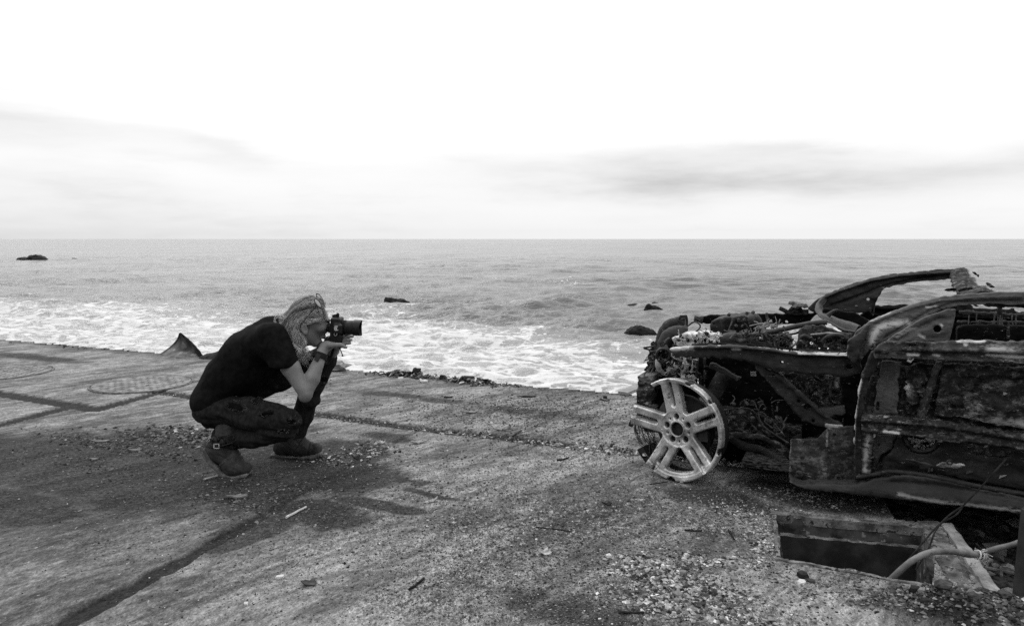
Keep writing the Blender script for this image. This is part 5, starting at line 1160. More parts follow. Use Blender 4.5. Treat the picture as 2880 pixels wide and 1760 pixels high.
head = plate('cylinder_head', [(330, 476), (380, 452), (450, 446), (602, 456), (604, 516), (430, 524), (390, 542), (338, 524)], .50, .12, M_HEAD, holes=[(365, 488, 9), (388, 476, 8), (420, 492, 11), (403, 512, 6), (462, 494, 12), (520, 490, 13), (560, 502, 12), (588, 500, 8), (348, 508, 6), (490, 515, 7), (540, 470, 5)], noise=(.012, 22), h=.005, torn=.010)
clutter('head_remains', [(320, 470), (600, 440), (604, 500), (430, 520), (330, 530)], .42, .48, 60, M_HEAD, head, big=.007); clutter('valve_remains', [(330, 450), (600, 440), (600, 520), (330, 530)], .40, .46, 26, M_SOOT, head, big=.007)
for pts in ([(392, 402, .70), (345, 402, .70), (302, 420, .70), (272, 462, .69), (258, 520, .68), (256, 545, .68)], [(400, 458, .60), (345, 456, .58), (300, 474, .57), (276, 512, .56), (270, 548, .56)]): pipe('intake_duct', pts, .046, M_BURN, seg=16)
m = MB(); 
for i in range(5): m.lathe([(.050, -.004), (.054, 0), (.050, .004)], L(362+i*8, 400-.5*i, .69), np.stack([[0, 1, 0], [0, 0, 1], [1, 0, 0]], 1), 16)
m.build('duct_clamp', M_SOOT, car)
pipe('brake_line', [(388, 408, .62), (405, 412, .60), (440, 388, .58), (470, 396, .56), (479, 420, .55), (445, 452, .52), (412, 476, .50), (418, 494, .50), (470, 494, .50), (520, 500, .5)], .0045, M_BURN, n=4)
plate('far_wing_rail', [(448, 366), (480, 356), (560, 346), (760, 340), (1100, 338), (1180, 328), (1110, 396), (900, 402), (560, 391), (520, 398), (482, 386), (454, 382)], 1.46, .06, M_SOOT, holes=[(988, 385, 10)], h=.008); pipe('rail_end', [(446, 370, 1.42), (470, 372, 1.42), (495, 376, 1.42)], [.026, .018, .03], M_CORR)
m = MB(); 
for pts in ([(945, 306), (975, 320), (1000, 332), (1060, 326), (1117, 326)], [(975, 320), (1000, 330), (1030, 300), (1055, 298), (1075, 328)], [(1030, 328), (1040, 312), (1035, 296)], [(1000, 336), (1050, 338), (1110, 336)]): m.tube(LP(*[(x, y, 1.42) for x, y in pts]), .014, 7)
hb = m.build('hinge_bracket', M_SOOT, car, smooth=True); m = MB()
for x, y in ((1022, 276), (1045, 280), (1070, 284), (1092, 288), (1050, 292)): m.lump(L(x, y, 1.40), (.030, .022, .020), 1, .35)
m.build('melted_metal', M_ASHALLOY, hb)
for q in range(7):
    x0 = rng.uniform(1990, 2380); y0 = rng.uniform(318, 350); pipe('hanging_wire', [(x0, y0, .8), (x0+rng.normal(0, 6), y0+40, .78), (x0+rng.normal(0, 12), y0+90, .76), (x0+rng.normal(0, 18), y0+rng.uniform(110, 160), .78)], .003, M_BURN, seg=5)
for q in range(9):
    x0 = rng.uniform(640, 1180); y0 = rng.uniform(455, 535); dx = rng.uniform(40, 110); pipe('burnt_hose', [(x0, y0, .5), (x0+dx*.3, y0-rng.uniform(-10, 22), .48), (x0+dx*.7, y0+rng.uniform(-16, 12), .5), (x0+dx, y0+rng.uniform(-10, 16), .5)], rng.uniform(.004, .010), M_BURN if q % 3 else M_ASHALLOY, seg=6)
for q in range(8):
    x0 = rng.uniform(960, 1340); y0 = rng.uniform(712, 760); ribbon('hanging_lining', [(x0, y0, .31), (x0+rng.normal(0, 8), y0+50, .30), (x0+rng.normal(0, 10), y0+rng.uniform(80, 190), .31)], [(x0+rng.uniform(10, 26), y0, .31), (x0+rng.uniform(10, 26), y0+50, .30), (x0+rng.uniform(2, 14), y0+rng.uniform(70, 190), .31)], M_CORR, None, .005, 14, 5, .02, .01)
# ---- smashed nose
nose = plate('nose_panel', [(200, 516), (290, 545), (470, 600), (470, 720), (380, 732), (235, 722), (192, 700), (168, 664), (195, 612), (190, 560)], .60, .10, M_SOOT, noise=(.03, 14), h=.008, torn=.02)
clutter('nose_remains', [(198, 520), (300, 550), (470, 600), (465, 720), (240, 720), (180, 690), (168, 660), (195, 610)], .34, .55, 150, M_BURN, nose, big=.015, tubes=.8)
clutter('melted_alloy', [(300, 590), (460, 600), (460, 700), (250, 700), (240, 640)], .30, .44, 60, M_ASHALLOY, nose, big=.010); clutter('melted_alloy', [(360, 700), (450, 705), (455, 745), (390, 742)], .24, .34, 46, M_ASHALLOY, nose, big=.008)
m = MB(); m.lathe([(.030, .02), (.040, .03), (.043, .0), (.036, -.06)], L(258, 582, .34), np.stack([[.9, .3, 0], [0, 0, 1], [.3, -.9, 0]], 1), 20); m.build('headlight_bucket', M_BURN, nose, smooth=True)
pipe('coolant_pipe', [(228, 606, .32), (232, 640, .32), (240, 668, .33), (262, 684, .35)], [.012, .017, .015, .010], M_ASHALLOY, nose); pipe('coolant_pipe', [(320, 600, .36), (312, 650, .34), (300, 700, .34), (290, 725, .34)], .005, M_BURN, nose); pipe('coolant_pipe', [(466, 600, .34), (462, 660, .33), (455, 715, .33)], .006, M_CORR, nose); pipe('coolant_pipe', [(380, 610, .33), (400, 640, .33), (380, 690, .34)], .008, M_ASHALLOY, nose)
m = MB()
for i in range(9):
    y = 600+i*9; c = L(205-12*math.sin(i*.5)-rng.uniform(0, 12), y+rng.uniform(-6, 6), .50); m.lump(c, (.022, .022, .018), 1, .4)
for x, y in ((178, 632), (172, 655), (186, 668), (205, 515), (212, 528), (196, 670)): m.lump(L(x, y, .5), (.014, .014, .012), 1, .4)
tag(m.build('melted_lamp', M_SOOT, nose), kind='stuff')
plate('bumper_block', [(138, 690), (230, 690), (236, 720), (226, 800), (214, 882), (130, 874)], .42, .20, M_CORR, noise=(.012, 20), ridges=[([(140, 750), (230, 752)], .010, -.012)], ash=[([(160, 700), (215, 705), (180, 725)], .03, .35)])
plate('subframe_block', [(228, 720), (440, 716), (455, 760), (330, 890), (225, 885)], .50, .12, M_SOOT, noise=(.015, 12), h=.009)
wm_ = MB()
for i in range(16):
    a = rng.normal(0, 10, 2); wm_.tube(LP((215+a[0], 885+a[1], .22), (160+a[1], 905+a[0]*.8, .20), (118+rng.normal(0, 6), 945+rng.normal(0, 8), .20), (82+rng.normal(0, 8), 975+rng.normal(0, 8), .19)), .0022, 4)
for i in range(4): wm_.tube(LP((98, 985, .19), (92+i*5, 1020+i*4, .19), (105+i*6, 1065, .19), (130+i*5, 1100+i*3, .18), (165+i*3, 1122+i*6, .18)), .0020, 4)
wm_.build('wire_bundle', M_BURN, car); m = MB(); m.box(L(74, 986, .19), (.012, .012, .012), rotm(.2, .3, .1)); m.build('wire_connector', M_SOOT, car)
for pts in ([(855, 990, .2), (830, 960, .2), (825, 900, .2), (850, 870, .2), (870, 900, .21)], [(640, 880, .15), (648, 950, .15), (640, 1000, .15), (615, 1035, .15)], [(900, 960, .2), (930, 1000, .2), (980, 1060, .16)]): pipe('loose_wire', pts, .0025, M_CORR, seg=5)

# ---- bare alloy wheel, steered a little, with the dark barrel and brake behind
WB = R(43); WE = np.array([math.cos(WB), -math.sin(WB), 0]); WNv = np.array([-math.sin(WB), -math.cos(WB), 0])
lean = R(5); WU = np.array([0, 0, 1.0])*math.cos(lean)-WNv*math.sin(lean)*-1*0-WE*math.sin(R(4)); WU /= np.linalg.norm(WU); WNv = np.cross(WE, WU)*-1; WNv = WNv if WNv[1] < 0 else -WNv; WNv /= np.linalg.norm(WNv); WE = np.cross(WU, WNv)*1.0; WE = WE if WE[0] > 0 else -WE
RW = .268; wg_ = G(1912, 1354); WC = P(1896, 1212, wg_[1]+.01); WC[2] = RW+.002
def to_car(V):
    V = np.asarray(V)-CO; return np.stack([V@CXA, V@CYA, V[:, 2]], 1)
def wheel():
    h = .0036; a = np.arange(-.285, .286, h); nn = np.arange(-.085, .045, h); Xw, Zw = np.meshgrid(a, a, indexing='ij')
    r = np.hypot(Xw, Zw); th = np.degrees(np.arctan2(Zw, Xw)); d = r-.37*RW
    def smin(p, q, k): hh = np.maximum(k-np.abs(p-q), 0)/k; return np.minimum(p, q)-hh*hh*k*.25
    def seg(p, q, ra, rb):
        ax, az = p; bx, bz = q; L2 = (bx-ax)**2+(bz-az)**2; t = np.clip(((Xw-ax)*(bx-ax)+(Zw-az)*(bz-az))/L2, 0, 1); return np.hypot(Xw-ax-t*(bx-ax), Zw-az-t*(bz-az))-(ra+(rb-ra)*t)
    cent = np.full_like(r, 9.)
    for A in (23, 95, 167, 239, 311):
        c, s = math.cos(R(A)), math.sin(R(A)); end = 1.02
        for sg in (-1, 1):
            p = (.20*RW*c-sg*.095*RW*s, .20*RW*s+sg*.095*RW*c); q = (end*RW*c-sg*.122*RW*s, end*RW*s+sg*.122*RW*c)
            d = smin(d, seg(p, q, .092*RW, .078*RW), .03*RW)
        d = smin(d, seg((0, 0), (.38*RW*c, .38*RW*s), .10*RW, .06*RW), .01*RW)
        cent = np.minimum(cent, seg((.30*RW*c, .30*RW*s), (.93*RW*c, .93*RW*s), .0, .0))
    rin = np.where((th > -140) & (th < -38), .845, .90)
    rin = .915-.085*(sstep(th, -142, -128)*(1-sstep(th, -50, -36)))
    ring = np.maximum(rin*RW-r, r-RW+.006*np.maximum(0, fbm(Xw*22, Zw*22, 2.0, 3)))
    tt = (th+360) % 360; gap = np.minimum(tt-119, 209-tt)*R(1)*r+.010*fbm(Xw*50, Zw*50, 7.0, 3)         # part of the rim is burnt away on the left
    for na, nr in ((-131, .050), (-96, .026), (38, .020), (-18, .024), (70, .022), (-150, .045)): ring = np.maximum(ring, nr-np.hypot(Xw-1.035*RW*math.cos(R(na)), Zw-1.035*RW*math.sin(R(na)))+.008*fbm(Xw*60, Zw*60, 3.0, 3))
    ring = np.maximum(ring, gap); d = smin(d, ring, .03*RW)
    for A in (23, 95, 167, 239, 311):
        c, s = math.cos(R(A)), math.sin(R(A)); d = np.maximum(d, .056*RW-np.hypot(Xw-.245*RW*c, Zw-.245*RW*s))
        c, s = math.cos(R(A+36)), math.sin(R(A+36)); d = np.maximum(d, .017*RW-np.hypot(Xw-.245*RW*c, Zw-.245*RW*s))
    d = np.maximum(np.maximum(d, .125*RW-r), np.where((th+360) % 360 < 150, r-RW, np.where((th+360) % 360 < 190, r-.985*RW, r-RW)))
    front = -.030+.036*np.clip(r/RW, 0, 1)**1.6-np.clip(.005+d, 0, .005)*1.4-.014*np.clip(1-(cent-.010)/.006, 0, 1)*sstep(r/RW, .42, .5)
    front = front+.006*np.exp(-((r-.145*RW)/.006)**2)-.006*((r > .16*RW) & (r < .34*RW))
    front = front+np.where(r > .90*RW, .004, 0)+.0015*fbm(Xw*45, Zw*45, 5.0, 3)
    F = np.maximum(np.maximum(d[:, None, :], nn[None, :, None]-front[:, None, :]), (front-.038)[:, None, :]-nn[None, :, None])
    V, Fq = surface_nets(F.astype(np.float32), (a[0], nn[0], a[0]), h)
    Vw = WC+V[:, :1]*WE+V[:, 1:2]*WNv+V[:, 2:]*WU
    if np.dot(np.cross(WE, WNv), WU) < 0: Fq = Fq[:, ::-1]
    w = new_obj('front_wheel', mesh_np('front_wheel', to_car(Vw), Fq, True), car, M_ALLOY); w['label'] = 'pale five-spoke alloy rim without a tyre, burnt away along its left side'
    Mw = np.stack([WE, WU, WNv], 1)
    def add(name, prof, mat, arc=None, seg=64, smooth=True):
        m = MB(); m.lathe(prof, WC, Mw, seg, None, arc); m.V = [to_car(v) for v in m.V]; return m.build(name, mat, w, smooth=smooth)
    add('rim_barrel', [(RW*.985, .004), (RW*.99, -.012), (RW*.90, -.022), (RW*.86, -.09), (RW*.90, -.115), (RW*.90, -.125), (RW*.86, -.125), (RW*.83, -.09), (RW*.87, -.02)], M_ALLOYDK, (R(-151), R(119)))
    add('brake_disc', [(.0001, -.055), (.060, -.056), (.075, -.060), (.078, -.095), (.165, -.096), (.168, -.102), (.168, -.122), (.08, -.124)], M_DISC)
    add('hub_bore', [(.0001, -.06), (.032, -.055), (.034, -.03)], M_ALLOYDK)
    m = MB(); c = WC+WE*.125+WU*(-.01)+WNv*(-.075); m.box(c, (.034, .045, .022), Mw[:, [0, 1, 2]]); m.V = [to_car(v) for v in m.V]; m.build('caliper', M_DISC, w)
    # backing plate that closes the view through the spokes, wire shreds of the tyre bead
    m = MB()
    for k in range(60):
        a0 = rng.uniform(R(150), R(215)); rr_ = RW*rng.uniform(.78, 1.02); p0 = WC+WE*rr_*math.cos(a0)+WU*rr_*math.sin(a0)+WNv*rng.uniform(-.16, -.03)
        a1 = a0+rng.uniform(.2, .7); rr2 = RW*rng.uniform(.82, 1.05); p1 = WC+WE*rr2*math.cos(a1)+WU*rr2*math.sin(a1)+WNv*rng.uniform(-.16, -.03)
        mid = (p0+p1)/2+rng.normal(0, .012, 3); p0[2] = max(p0[2], .004); p1[2] = max(p1[2], .004); mid[2] = max(mid[2], .004); m.tube(smooth_path([p0, mid, p1], 4), .0016, 4)
    m.V = [to_car(v) for v in m.V]; tag(m.build('tyre_wire_shreds', M_BURN, w), kind='stuff')
    m = MB(); c = WC+WU*(-RW-.004)+WE*.03; m.lump(c+np.array([0, 0, .006]), (.012, .012, .010), 1, .2); m.V = [to_car(v) for v in m.V]; m.build('melted_drip', M_ALLOY, w, smooth=True)
wheel()
# ================================================================== LOOSE THINGS
M_STONE = gen_mat('loose_stone', .10, .22, 25, .92, .1, .5, tone=True)
M_PALE = gen_mat('pale_chip', .42, .68, 30, .9, .1, .4)
M_MIDST = gen_mat('grey_stone', .12, .26, 22, .92, .1, .7)
M_DARKST = gen_mat('dark_stone', .012, .045, 22, .9, .1, .7)
M_SLATE = gen_mat('dark_slate', .03, .07, 30, .85, .15, .5)
M_WOOD = gen_mat('weathered_wood', .16, .34, 14, .9, .1, .6, None, (1, 8, 8))
M_PALEWOOD = gen_mat('pale_stick_wood', .40, .58, 14, .9, .1, .4, None, (1, 8, 8))
M_TWIG = gen_mat('charred_twig', .010, .030, 30, .9, .1, .5)
M_LEAF = gen_mat('dry_flake', .22, .42, 40, .9, .1, .5)
M_RUSTSHEET = gen_mat('stained_sheet_metal', .03, .13, 7, .7, .25, .4, [(9, .58, .24)], (1, 1, .35))
M_CABLE = gen_mat('old_cable_sheath', .10, .20, 18, .75, .25, .4, [(50, .60, .05)])
M_POST = gen_mat('grey_steel_post', .012, .026, 16, .7, .25, .3, [(60, .66, .12)])
M_CLOD = gen_mat('dark_clod', .03, .09, 26, .95, .05, .9, [(60, .64, .16)])
def gz(x, y):
    return float(ground_h(np.array(x), np.array(y))[0])
def G0(u, v):
    q = G(u, v); q[2] = gz(q[0], q[1]); return q
def place(o, c, label, cat, group=None):
    o.location = tuple(c); return tag(o, label, cat, group)
def chip(u, v, wpx, hpx, dpx, mat, name, label, cat, group=None, rz=0.0, jit=.2, sub=1, tilt=0.0):
    """an angular fragment: width, height and depth given in pixels of the photograph at its place"""
    c = G0(u, v); s = c[1]/FPX; V, F = ICO[sub]
    V = np.sign(V)*np.abs(V)**.55; V = V*(1+rng.uniform(-jit, jit, (len(V), 1)))*np.array([wpx, dpx, hpx])*.5*s
    V = V@rotm(tilt, 0, rz).T; V[:, 2] -= V[:, 2].min()+.15*hpx*s
    o = new_obj(name, mesh_np(name, V, F, False), None, mat); return place(o, c, label, cat, group)
def stick(pix, r, mat, label, cat='stick', name='stick', lift=.0, r2=None, flat=1.0):
    pts = [G0(u, v)+np.array([0, 0, r+lift]) for u, v in pix]; c = pts[0].copy(); p = smooth_path(pts, 4)
    p = p+rng.normal(0, r*.25, p.shape)*np.array([1, 1, .3]); m = MB(); m.tube(p, np.linspace(r, r2 or r*.7, len(p)), 6, flat=flat); o = m.build(name, mat, None, c); return place(o, c, label, cat)
def flake(u, v, wpx, dpx, mat, label, rz=0.0, name='flake', cat='flake', th=.004, curl=.006, tilt=.05):
    c = G0(u, v); s = c[1]/FPX; n = 14; a = np.linspace(0, 2*np.pi, n+1)[:-1]; rr = 1+.28*rng.normal(0, 1, n)
    x, y = np.cos(a)*rr*wpx*.5*s, np.sin(a)*rr*dpx*.5*s*3.0
    z = curl*(x/(wpx*.5*s))**2+rng.uniform(0, curl*.5, n)+.003
    top = np.stack([x, y, z+th], 1); bot = np.stack([x, y, z], 1); ct = [[0, 0, th+.002], [0, 0, .0]]
    V = np.concatenate([top, bot, ct])@rotm(tilt, tilt*.5, rz).T; F = [[i, (i+1) % n, 2*n] for i in range(n)]+[[n+(i+1) % n, n+i, 2*n+1] for i in range(n)]
    for i in range(n): j = (i+1) % n; F += [[i, n+i, n+j], [i, n+j, j]]
    V[:, 2] -= V[:, 2].min()+.001
    return place(new_obj(name, mesh_np(name, V, np.array(F), False), None, mat), c, label, cat)
# single pieces that stand out on the slab
chip(787, 1626, 26, 13, 20, M_PALE, 'stone_chip', 'largest bright white stone chip, on the slab in front of the crouching person', 'stone chip', rz=.4)
chip(692, 1700, 15, 9, 14, M_PALE, 'stone_chip', 'white chip nearest the long dark joint in the slab', 'stone chip')
chip(1712, 1567, 20, 12, 16, M_PALE, 'stone_chip', 'square white chip lying left of the gravel patch below the wheel', 'stone chip', rz=.2)
chip(2064, 1570, 13, 10, 12, M_PALE, 'stone_chip', 'white pebble left of the near corner of the pit', 'stone chip')
chip(1048, 1274, 11, 7, 9, M_PALE, 'stone_chip', 'white chip in the dirt right of the far boot', 'stone chip')
chip(1382, 1191, 11, 6, 9, M_PALE, 'stone_chip', 'lone white chip on the slab above the soil joint', 'stone chip')
chip(553, 1209, 12, 6, 9, M_PALE, 'stone_chip', 'white chip behind the seat of the crouching person', 'stone chip')
chip(1192, 1074, 24, 8, 18, M_PALE, 'tile_fragment', 'white tile fragment among the rubble on the seaward edge', 'tile fragment', rz=.2, jit=.08)
chip(680, 1558, 26, 10, 20, M_MIDST, 'stone', 'flat grey stone casting a shadow beside the long dark joint', 'stone', jit=.15)
chip(2344, 1462, 8, 7, 8, M_PALE, 'stone_chip', 'white chip on the far lip of the pit', 'stone chip')
flake(875, 1640, 42, 12, M_SLATE, 'dark triangular slate fragment lying flat right of the white chip', .4, 'slate_fragment', 'slate')
flake(667, 1399, 72, 7, M_MIDST, 'long layered flake of concrete in front of the boots', .35, 'concrete_flake', 'concrete flake', .008)
stick([(574, 1352), (600, 1345), (624, 1337)], .010, M_WOOD, 'short splintered wood scrap under the toe of the near boot', 'wood scrap', 'wood_scrap', flat=.4)
stick([(806, 1459), (835, 1443), (862, 1428)], .0062, M_PALEWOOD, 'pale straight stick on the slab in front of the boots')
stick([(1149, 1661), (1172, 1645), (1193, 1628)], .0048, M_TWIG, 'short dark stick lying alone in the near foreground', r2=.0046)
stick([(823, 1596), (838, 1582), (850, 1566)], .0022, M_WOOD, 'thin pale twig above the slate fragment', 'twig', 'twig')
stick([(1508, 1483), (1535, 1486), (1570, 1490), (1603, 1495)], .0030, M_TWIG, 'long thin dark twig below the middle of the slab', 'twig', 'twig')
stick([(1925, 1492), (1950, 1493), (1976, 1493)], .0040, M_TWIG, 'straight dark twig left of the pit', 'twig', 'twig')
stick([(2050, 1494), (2058, 1505), (2064, 1518)], .0050, M_TWIG, 'dark bent twig beside the pit', 'twig', 'twig')
stick([(1740, 1724), (1775, 1725), (1812, 1726)], .0045, M_TWIG, 'dark twig at the bottom of the gravel patch', 'twig', 'twig')
stick([(1828, 1362), (1860, 1357), (1880, 1354)], .0028, M_TWIG, 'thin twig touching the underside of the alloy wheel', 'twig', 'twig')
stick([(1567, 1296), (1585, 1293), (1600, 1287)], .0050, M_TWIG, 'dark curved twig on the slab left of the wheel', 'twig', 'twig')
stick([(1440, 1225), (1452, 1222), (1465, 1212)], .008, M_DARKST, 'dark curled strip beside the soil joint', 'metal strip', 'metal_strip', flat=.4)
flake(1708, 1419, 26, 4, M_DARKST, 'small black flake on the slab below the wheel', .1)
flake(1530, 1556, 46, 9, M_LEAF, 'crumpled pale dry leaf in the middle foreground', .5, 'dry_leaf', 'leaf', .003, .012, .15)
flake(1072, 1246, 24, 6, M_LEAF, 'pale torn scrap in the dirt right of the boots', .2, 'paper_scrap', 'scrap', .003, .010)
flake(1178, 1246, 40, 6, M_WOOD, 'flat pale wood offcut at the corner of the near slab', .45, 'wood_scrap', 'wood scrap', .006)
flake(1402, 1209, 34, 4, M_WOOD, 'pale flake standing proud at the edge of the soil joint', .3, 'concrete_flake', 'concrete flake', .006, .010)
flake(1000, 1292, 22, 6, M_DARKST, 'dark curled scrap left of the near slab corner', .6, 'scrap', 'scrap', .004, .014)
flake(383, 1268, 36, 4, M_MIDST, 'grey flake tilted in the dirt behind the person', .2, 'concrete_flake', 'concrete flake', .008, .004, .12)
flake(280, 1242, 44, 4, M_MIDST, 'long grey flake in the dirty gravel left of the grey tilted flake', .1, 'concrete_flake', 'concrete flake', .008, .004, .1)
flake(264, 1292, 26, 3, M_MIDST, 'small flake left of the dirty gravel', .0, 'concrete_flake', 'concrete flake', .007, .003, .1)
flake(424, 1086, 26, 2.5, M_DARKST, 'dark sliver lying on the round manhole cover', .1, 'sliver', 'sliver', .006, .003)
flake(1215, 1412, 30, 4, M_LEAF, 'pale splinter at the edge of the dark patch', .7, 'splinter', 'splinter', .003, .008)
flake(1485, 1116, 40, 4, M_DARKST, 'dark flat strip on the slab near the seaward edge', .1, 'metal_strip', 'metal strip', .006, .004); flake(1262, 1118, 30, 3, M_DARKST, 'small dark strip left of the dark flat strip', .1, 'metal_strip', 'metal strip', .006, .004)
flake(1324, 1161, 32, 4, M_WOOD, 'thin dark splinter above the soil joint', .15, 'splinter', 'splinter', .006, .004)
chip(1702, 1120, 12, 10, 12, M_DARKST, 'black_stone', 'round black lump near the seaward edge left of the car', 'stone', jit=.1); stick([(1688, 1122), (1702, 1128), (1714, 1127)], .005, M_TWIG, 'crooked twig under the round black lump', 'twig', 'twig')
chip(1920, 1613, 20, 14, 18, M_MIDST, 'stone', 'grey stone at the back of the gravel patch', 'stone'); chip(1908, 1676, 34, 18, 26, M_MIDST, 'stone', 'largest pale angular stone in the gravel patch', 'stone', rz=.5)
chip(1903, 1694, 18, 16, 18, M_MIDST, 'stone', 'upright grey stone in front of the largest pale stone', 'stone', rz=.2); flake(1966, 1705, 40, 7, M_SLATE, 'dark flat shard in the gravel patch', .2, 'slate_fragment', 'slate', .006, .006, .15)
chip(2258, 1624, 30, 20, 30, M_DARKST, 'stone', 'dark angular stone by the near side of the pit', 'stone', rz=.4); chip(2254, 1640, 28, 12, 24, M_PALE, 'stone', 'pale flat stone against the dark angular stone by the pit', 'stone', rz=.6, jit=.15)
chip(2280, 1636, 24, 10, 22, M_SLATE, 'stone', 'flat slate-grey stone right of the dark angular stone by the pit', 'stone', rz=.1)
chip(2065, 1630, 26, 12, 22, M_MIDST, 'stone', 'rounded grey stone between gravel patch and pit', 'stone')
for i, (u, v, w, h, mt, lab) in enumerate(((2570, 1712, 26, 28, M_DARKST, 'upright dark clod at the left of the heap by the post'), (2660, 1690, 28, 20, M_MIDST, 'pale clod at the back of the heap by the post'), (2718, 1672, 22, 18, M_MIDST, 'pale round clod in the middle of the heap by the post'),
        (2650, 1728, 50, 20, M_CLOD, 'wide flat clod in the heap by the post'), (2590, 1722, 24, 18, M_MIDST, 'small grey clod beside the upright dark clod'), (2760, 1690, 30, 22, M_CLOD, 'brown-black clod against the pale kerb'), (2600, 1742, 34, 14, M_DARKST, 'black clod at the bottom of the heap'), (2740, 1735, 44, 22, M_CLOD, 'large clod at the near right of the heap'), (2820, 1705, 36, 20, M_CLOD, 'clod at the foot of the steel post'))):
    o = chip(u, v, w, h, w*.8, mt, 'clod', lab, 'clod', rz=i, jit=.22, sub=2); o.location[2] += float(heap_h(np.array(o.location[0]), np.array(o.location[1])))
# broken concrete along the seaward edge
def edge_chunk(u, v, w, h, mat, lab, cat, name, group=None, rz=0.0):
    c = G(u, v); c[1] = min(c[1], float(edge_y(np.array(c[0])))-.03); s = c[1]/FPX
    V, F = ICO[2]; V = np.sign(V)*np.abs(V)**.6*(1+rng.uniform(-.26, .26, (len(V), 1)))*np.array([w, w*.9, h*1.5])*.5*s
    V = V@rotm(rng.normal(0, .15), rng.normal(0, .15), rz).T; V[:, 2] -= V[:, 2].min()+.010
    o = new_obj(name, mesh_np(name, V, F, False), None, mat); place(o, c, lab, cat, group)
edge_chunk(945, 1036, 80, 16, M_MIDST, 'long low slab of broken rock on the edge behind the person\'s knee', 'rock', 'rock')
edge_chunk(1176, 1052, 22, 17, M_DARKST, 'upright pointed dark chunk on the seaward edge, tallest of the rubble', 'rubble', 'concrete_chunk')
edge_chunk(1112, 1050, 40, 8, M_DARKST, 'flat dark chunk at the person\'s end of the rubble on the edge', 'rubble', 'concrete_chunk', rz=.4)
edge_chunk(1148, 1052, 34, 9, M_DARKST, 'broad dark chunk against the upright pointed chunk', 'rubble', 'concrete_chunk', rz=.1)
edge_chunk(1320, 1066, 34, 11, M_DARKST, 'biggest jagged chunk of the second rubble heap on the edge', 'rubble', 'concrete_chunk', rz=.2)
edge_chunk(1352, 1072, 16, 11, M_MIDST, 'grey block at the car end of the second rubble heap', 'rubble', 'concrete_chunk')
edge_chunk(1366, 1073, 22, 9, M_DARKST, 'low dark chunk beyond the grey block on the edge', 'rubble', 'concrete_chunk')
edge_chunk(1247, 1066, 22, 8, M_DARKST, 'single dark chunk between the two rubble heaps on the edge', 'rubble', 'concrete_chunk')
def edge_rubble():
    m = MB()
    for u, n, s0, tall in ((1060, 16, .03, .5), (1110, 34, .045, .8), (1150, 44, .05, 1.2), (1185, 30, .045, 1.0), (1225, 14, .03, .5), (1290, 30, .045, 1.0), (1325, 44, .05, 1.1), (1355, 24, .04, .7), (1400, 16, .03, .5), (1450, 12, .025, .4), (330, 16, .03, .5), (150, 10, .03, .4)):
        for k in range(n*2):
            x = G(u, 1060)[0]+rng.normal(0, .10) if u > 900 else G(u, 965)[0]+rng.normal(0, .3); y = float(edge_y(np.array(x)))-abs(rng.normal(.03, .06))-.02; s = s0*rng.uniform(.25, 1.0)
            z = rng.uniform(0, .045)*tall*rng.random(); m.lump((x, y, z), np.array([1.5, 1.0, .40])*s*.45, 1, .38, rotm(rng.normal(0, .4), rng.normal(0, .4), rng.random()*6), rng.uniform(.05, .55) if rng.random() < .9 else 1.3)
    o = m.build('edge_rubble', M_STONE); tag(o, 'crumbled concrete heaped in two low piles along the seaward edge', 'rubble', None, 'stuff')
edge_rubble()
# ---- curved piece of sheet metal and dark lump beyond the slab
def bent_sheet():
    c = P(510, 1000, 7.95); e = empty('bent_metal_sheet', c, 'curved stained metal sheet standing up behind the slab edge left of the person', 'metal sheet')
    n, k = 26, 14; V = []; yb = 7.95
    for i in range(n):
        t = i/(n-1)
        a = P(506+66*t**1.0+7*math.sin(t*3.1)*1.2, 938+74*t, yb+.02-.05*t); b = P(440+125*t, 1004+6*t+18*(1-(2*t-1)**2)*.0, yb-.28*math.sin(math.pi*min(1, t*.9+.05))+.05)
        for j in range(k):
            q = j/(k-1); p = a*(1-q)+b*q; p = p+np.array([.0, .12, -.01])*math.sin(math.pi*q)+.004*fbm(i*.4, j*.4, 1.0, 3); V.append(p)
    V = np.array(V); N = len(V); g = np.arange(N).reshape(n, k); F = np.stack([g[:-1, :-1], g[1:, :-1], g[1:, 1:], g[:-1, 1:]], -1).reshape(-1, 4)
    V2 = V+np.array([.004, .012, .004]); new_obj('sheet', mesh_np('sheet', np.concatenate([V, V2])-c, np.concatenate([F, F[:, ::-1]+N]), True), e, M_RUSTSHEET)
    m = MB(); m.tube(V[g[:, 0]]+np.array([.003, 0, .004]), .013, 7); m.build('rolled_rim', M_DARKST, e, c)
    m = MB(); m.tube(V[g[0, :]], .010, 6); m.build('folded_edge', M_RUSTSHEET, e, c)
bent_sheet()
f = Field((-.3, -.25, -.2), (.4, .25, .2), .012); f.ell((0, 0, -.03), (.16, .12, .085), None, .05); f.ell((.15, 0, -.01), (.18, .12, .09), None, .05)
o = finish('dark_lump', f.mesh(), (0, 0, 0), M_DARKST, None, lambda V: .02*fbm(V[:, 0]*12, V[:, 1]*12, V[:, 2]*12, 3)); place(o, P(600, 1006, 7.75), 'dark lump on the slab edge between the metal sheet and the person\'s back', 'debris')
# ---- plank by the wheel
m = MB(); a, b = G(1752, 1111), G(1830, 1072); a[2] = .015; b[1] = a[1]+.30; b[0] = P(1822, 1076, b[1])[0]; b[2] = P(1822, 1076, b[1])[2]
d = b-a; ln = np.linalg.norm(d); ux = d/ln; uy = np.cross([0, 0, 1], ux); uy /= np.linalg.norm(uy); uz = np.cross(ux, uy); m.box((a+b)/2, (ln/2, .045, .012), np.stack([ux, uy, uz], 1)); o = m.build('plank', M_WOOD, None, a); place(o, a, 'weathered plank leaning out from behind the front of the car', 'plank')
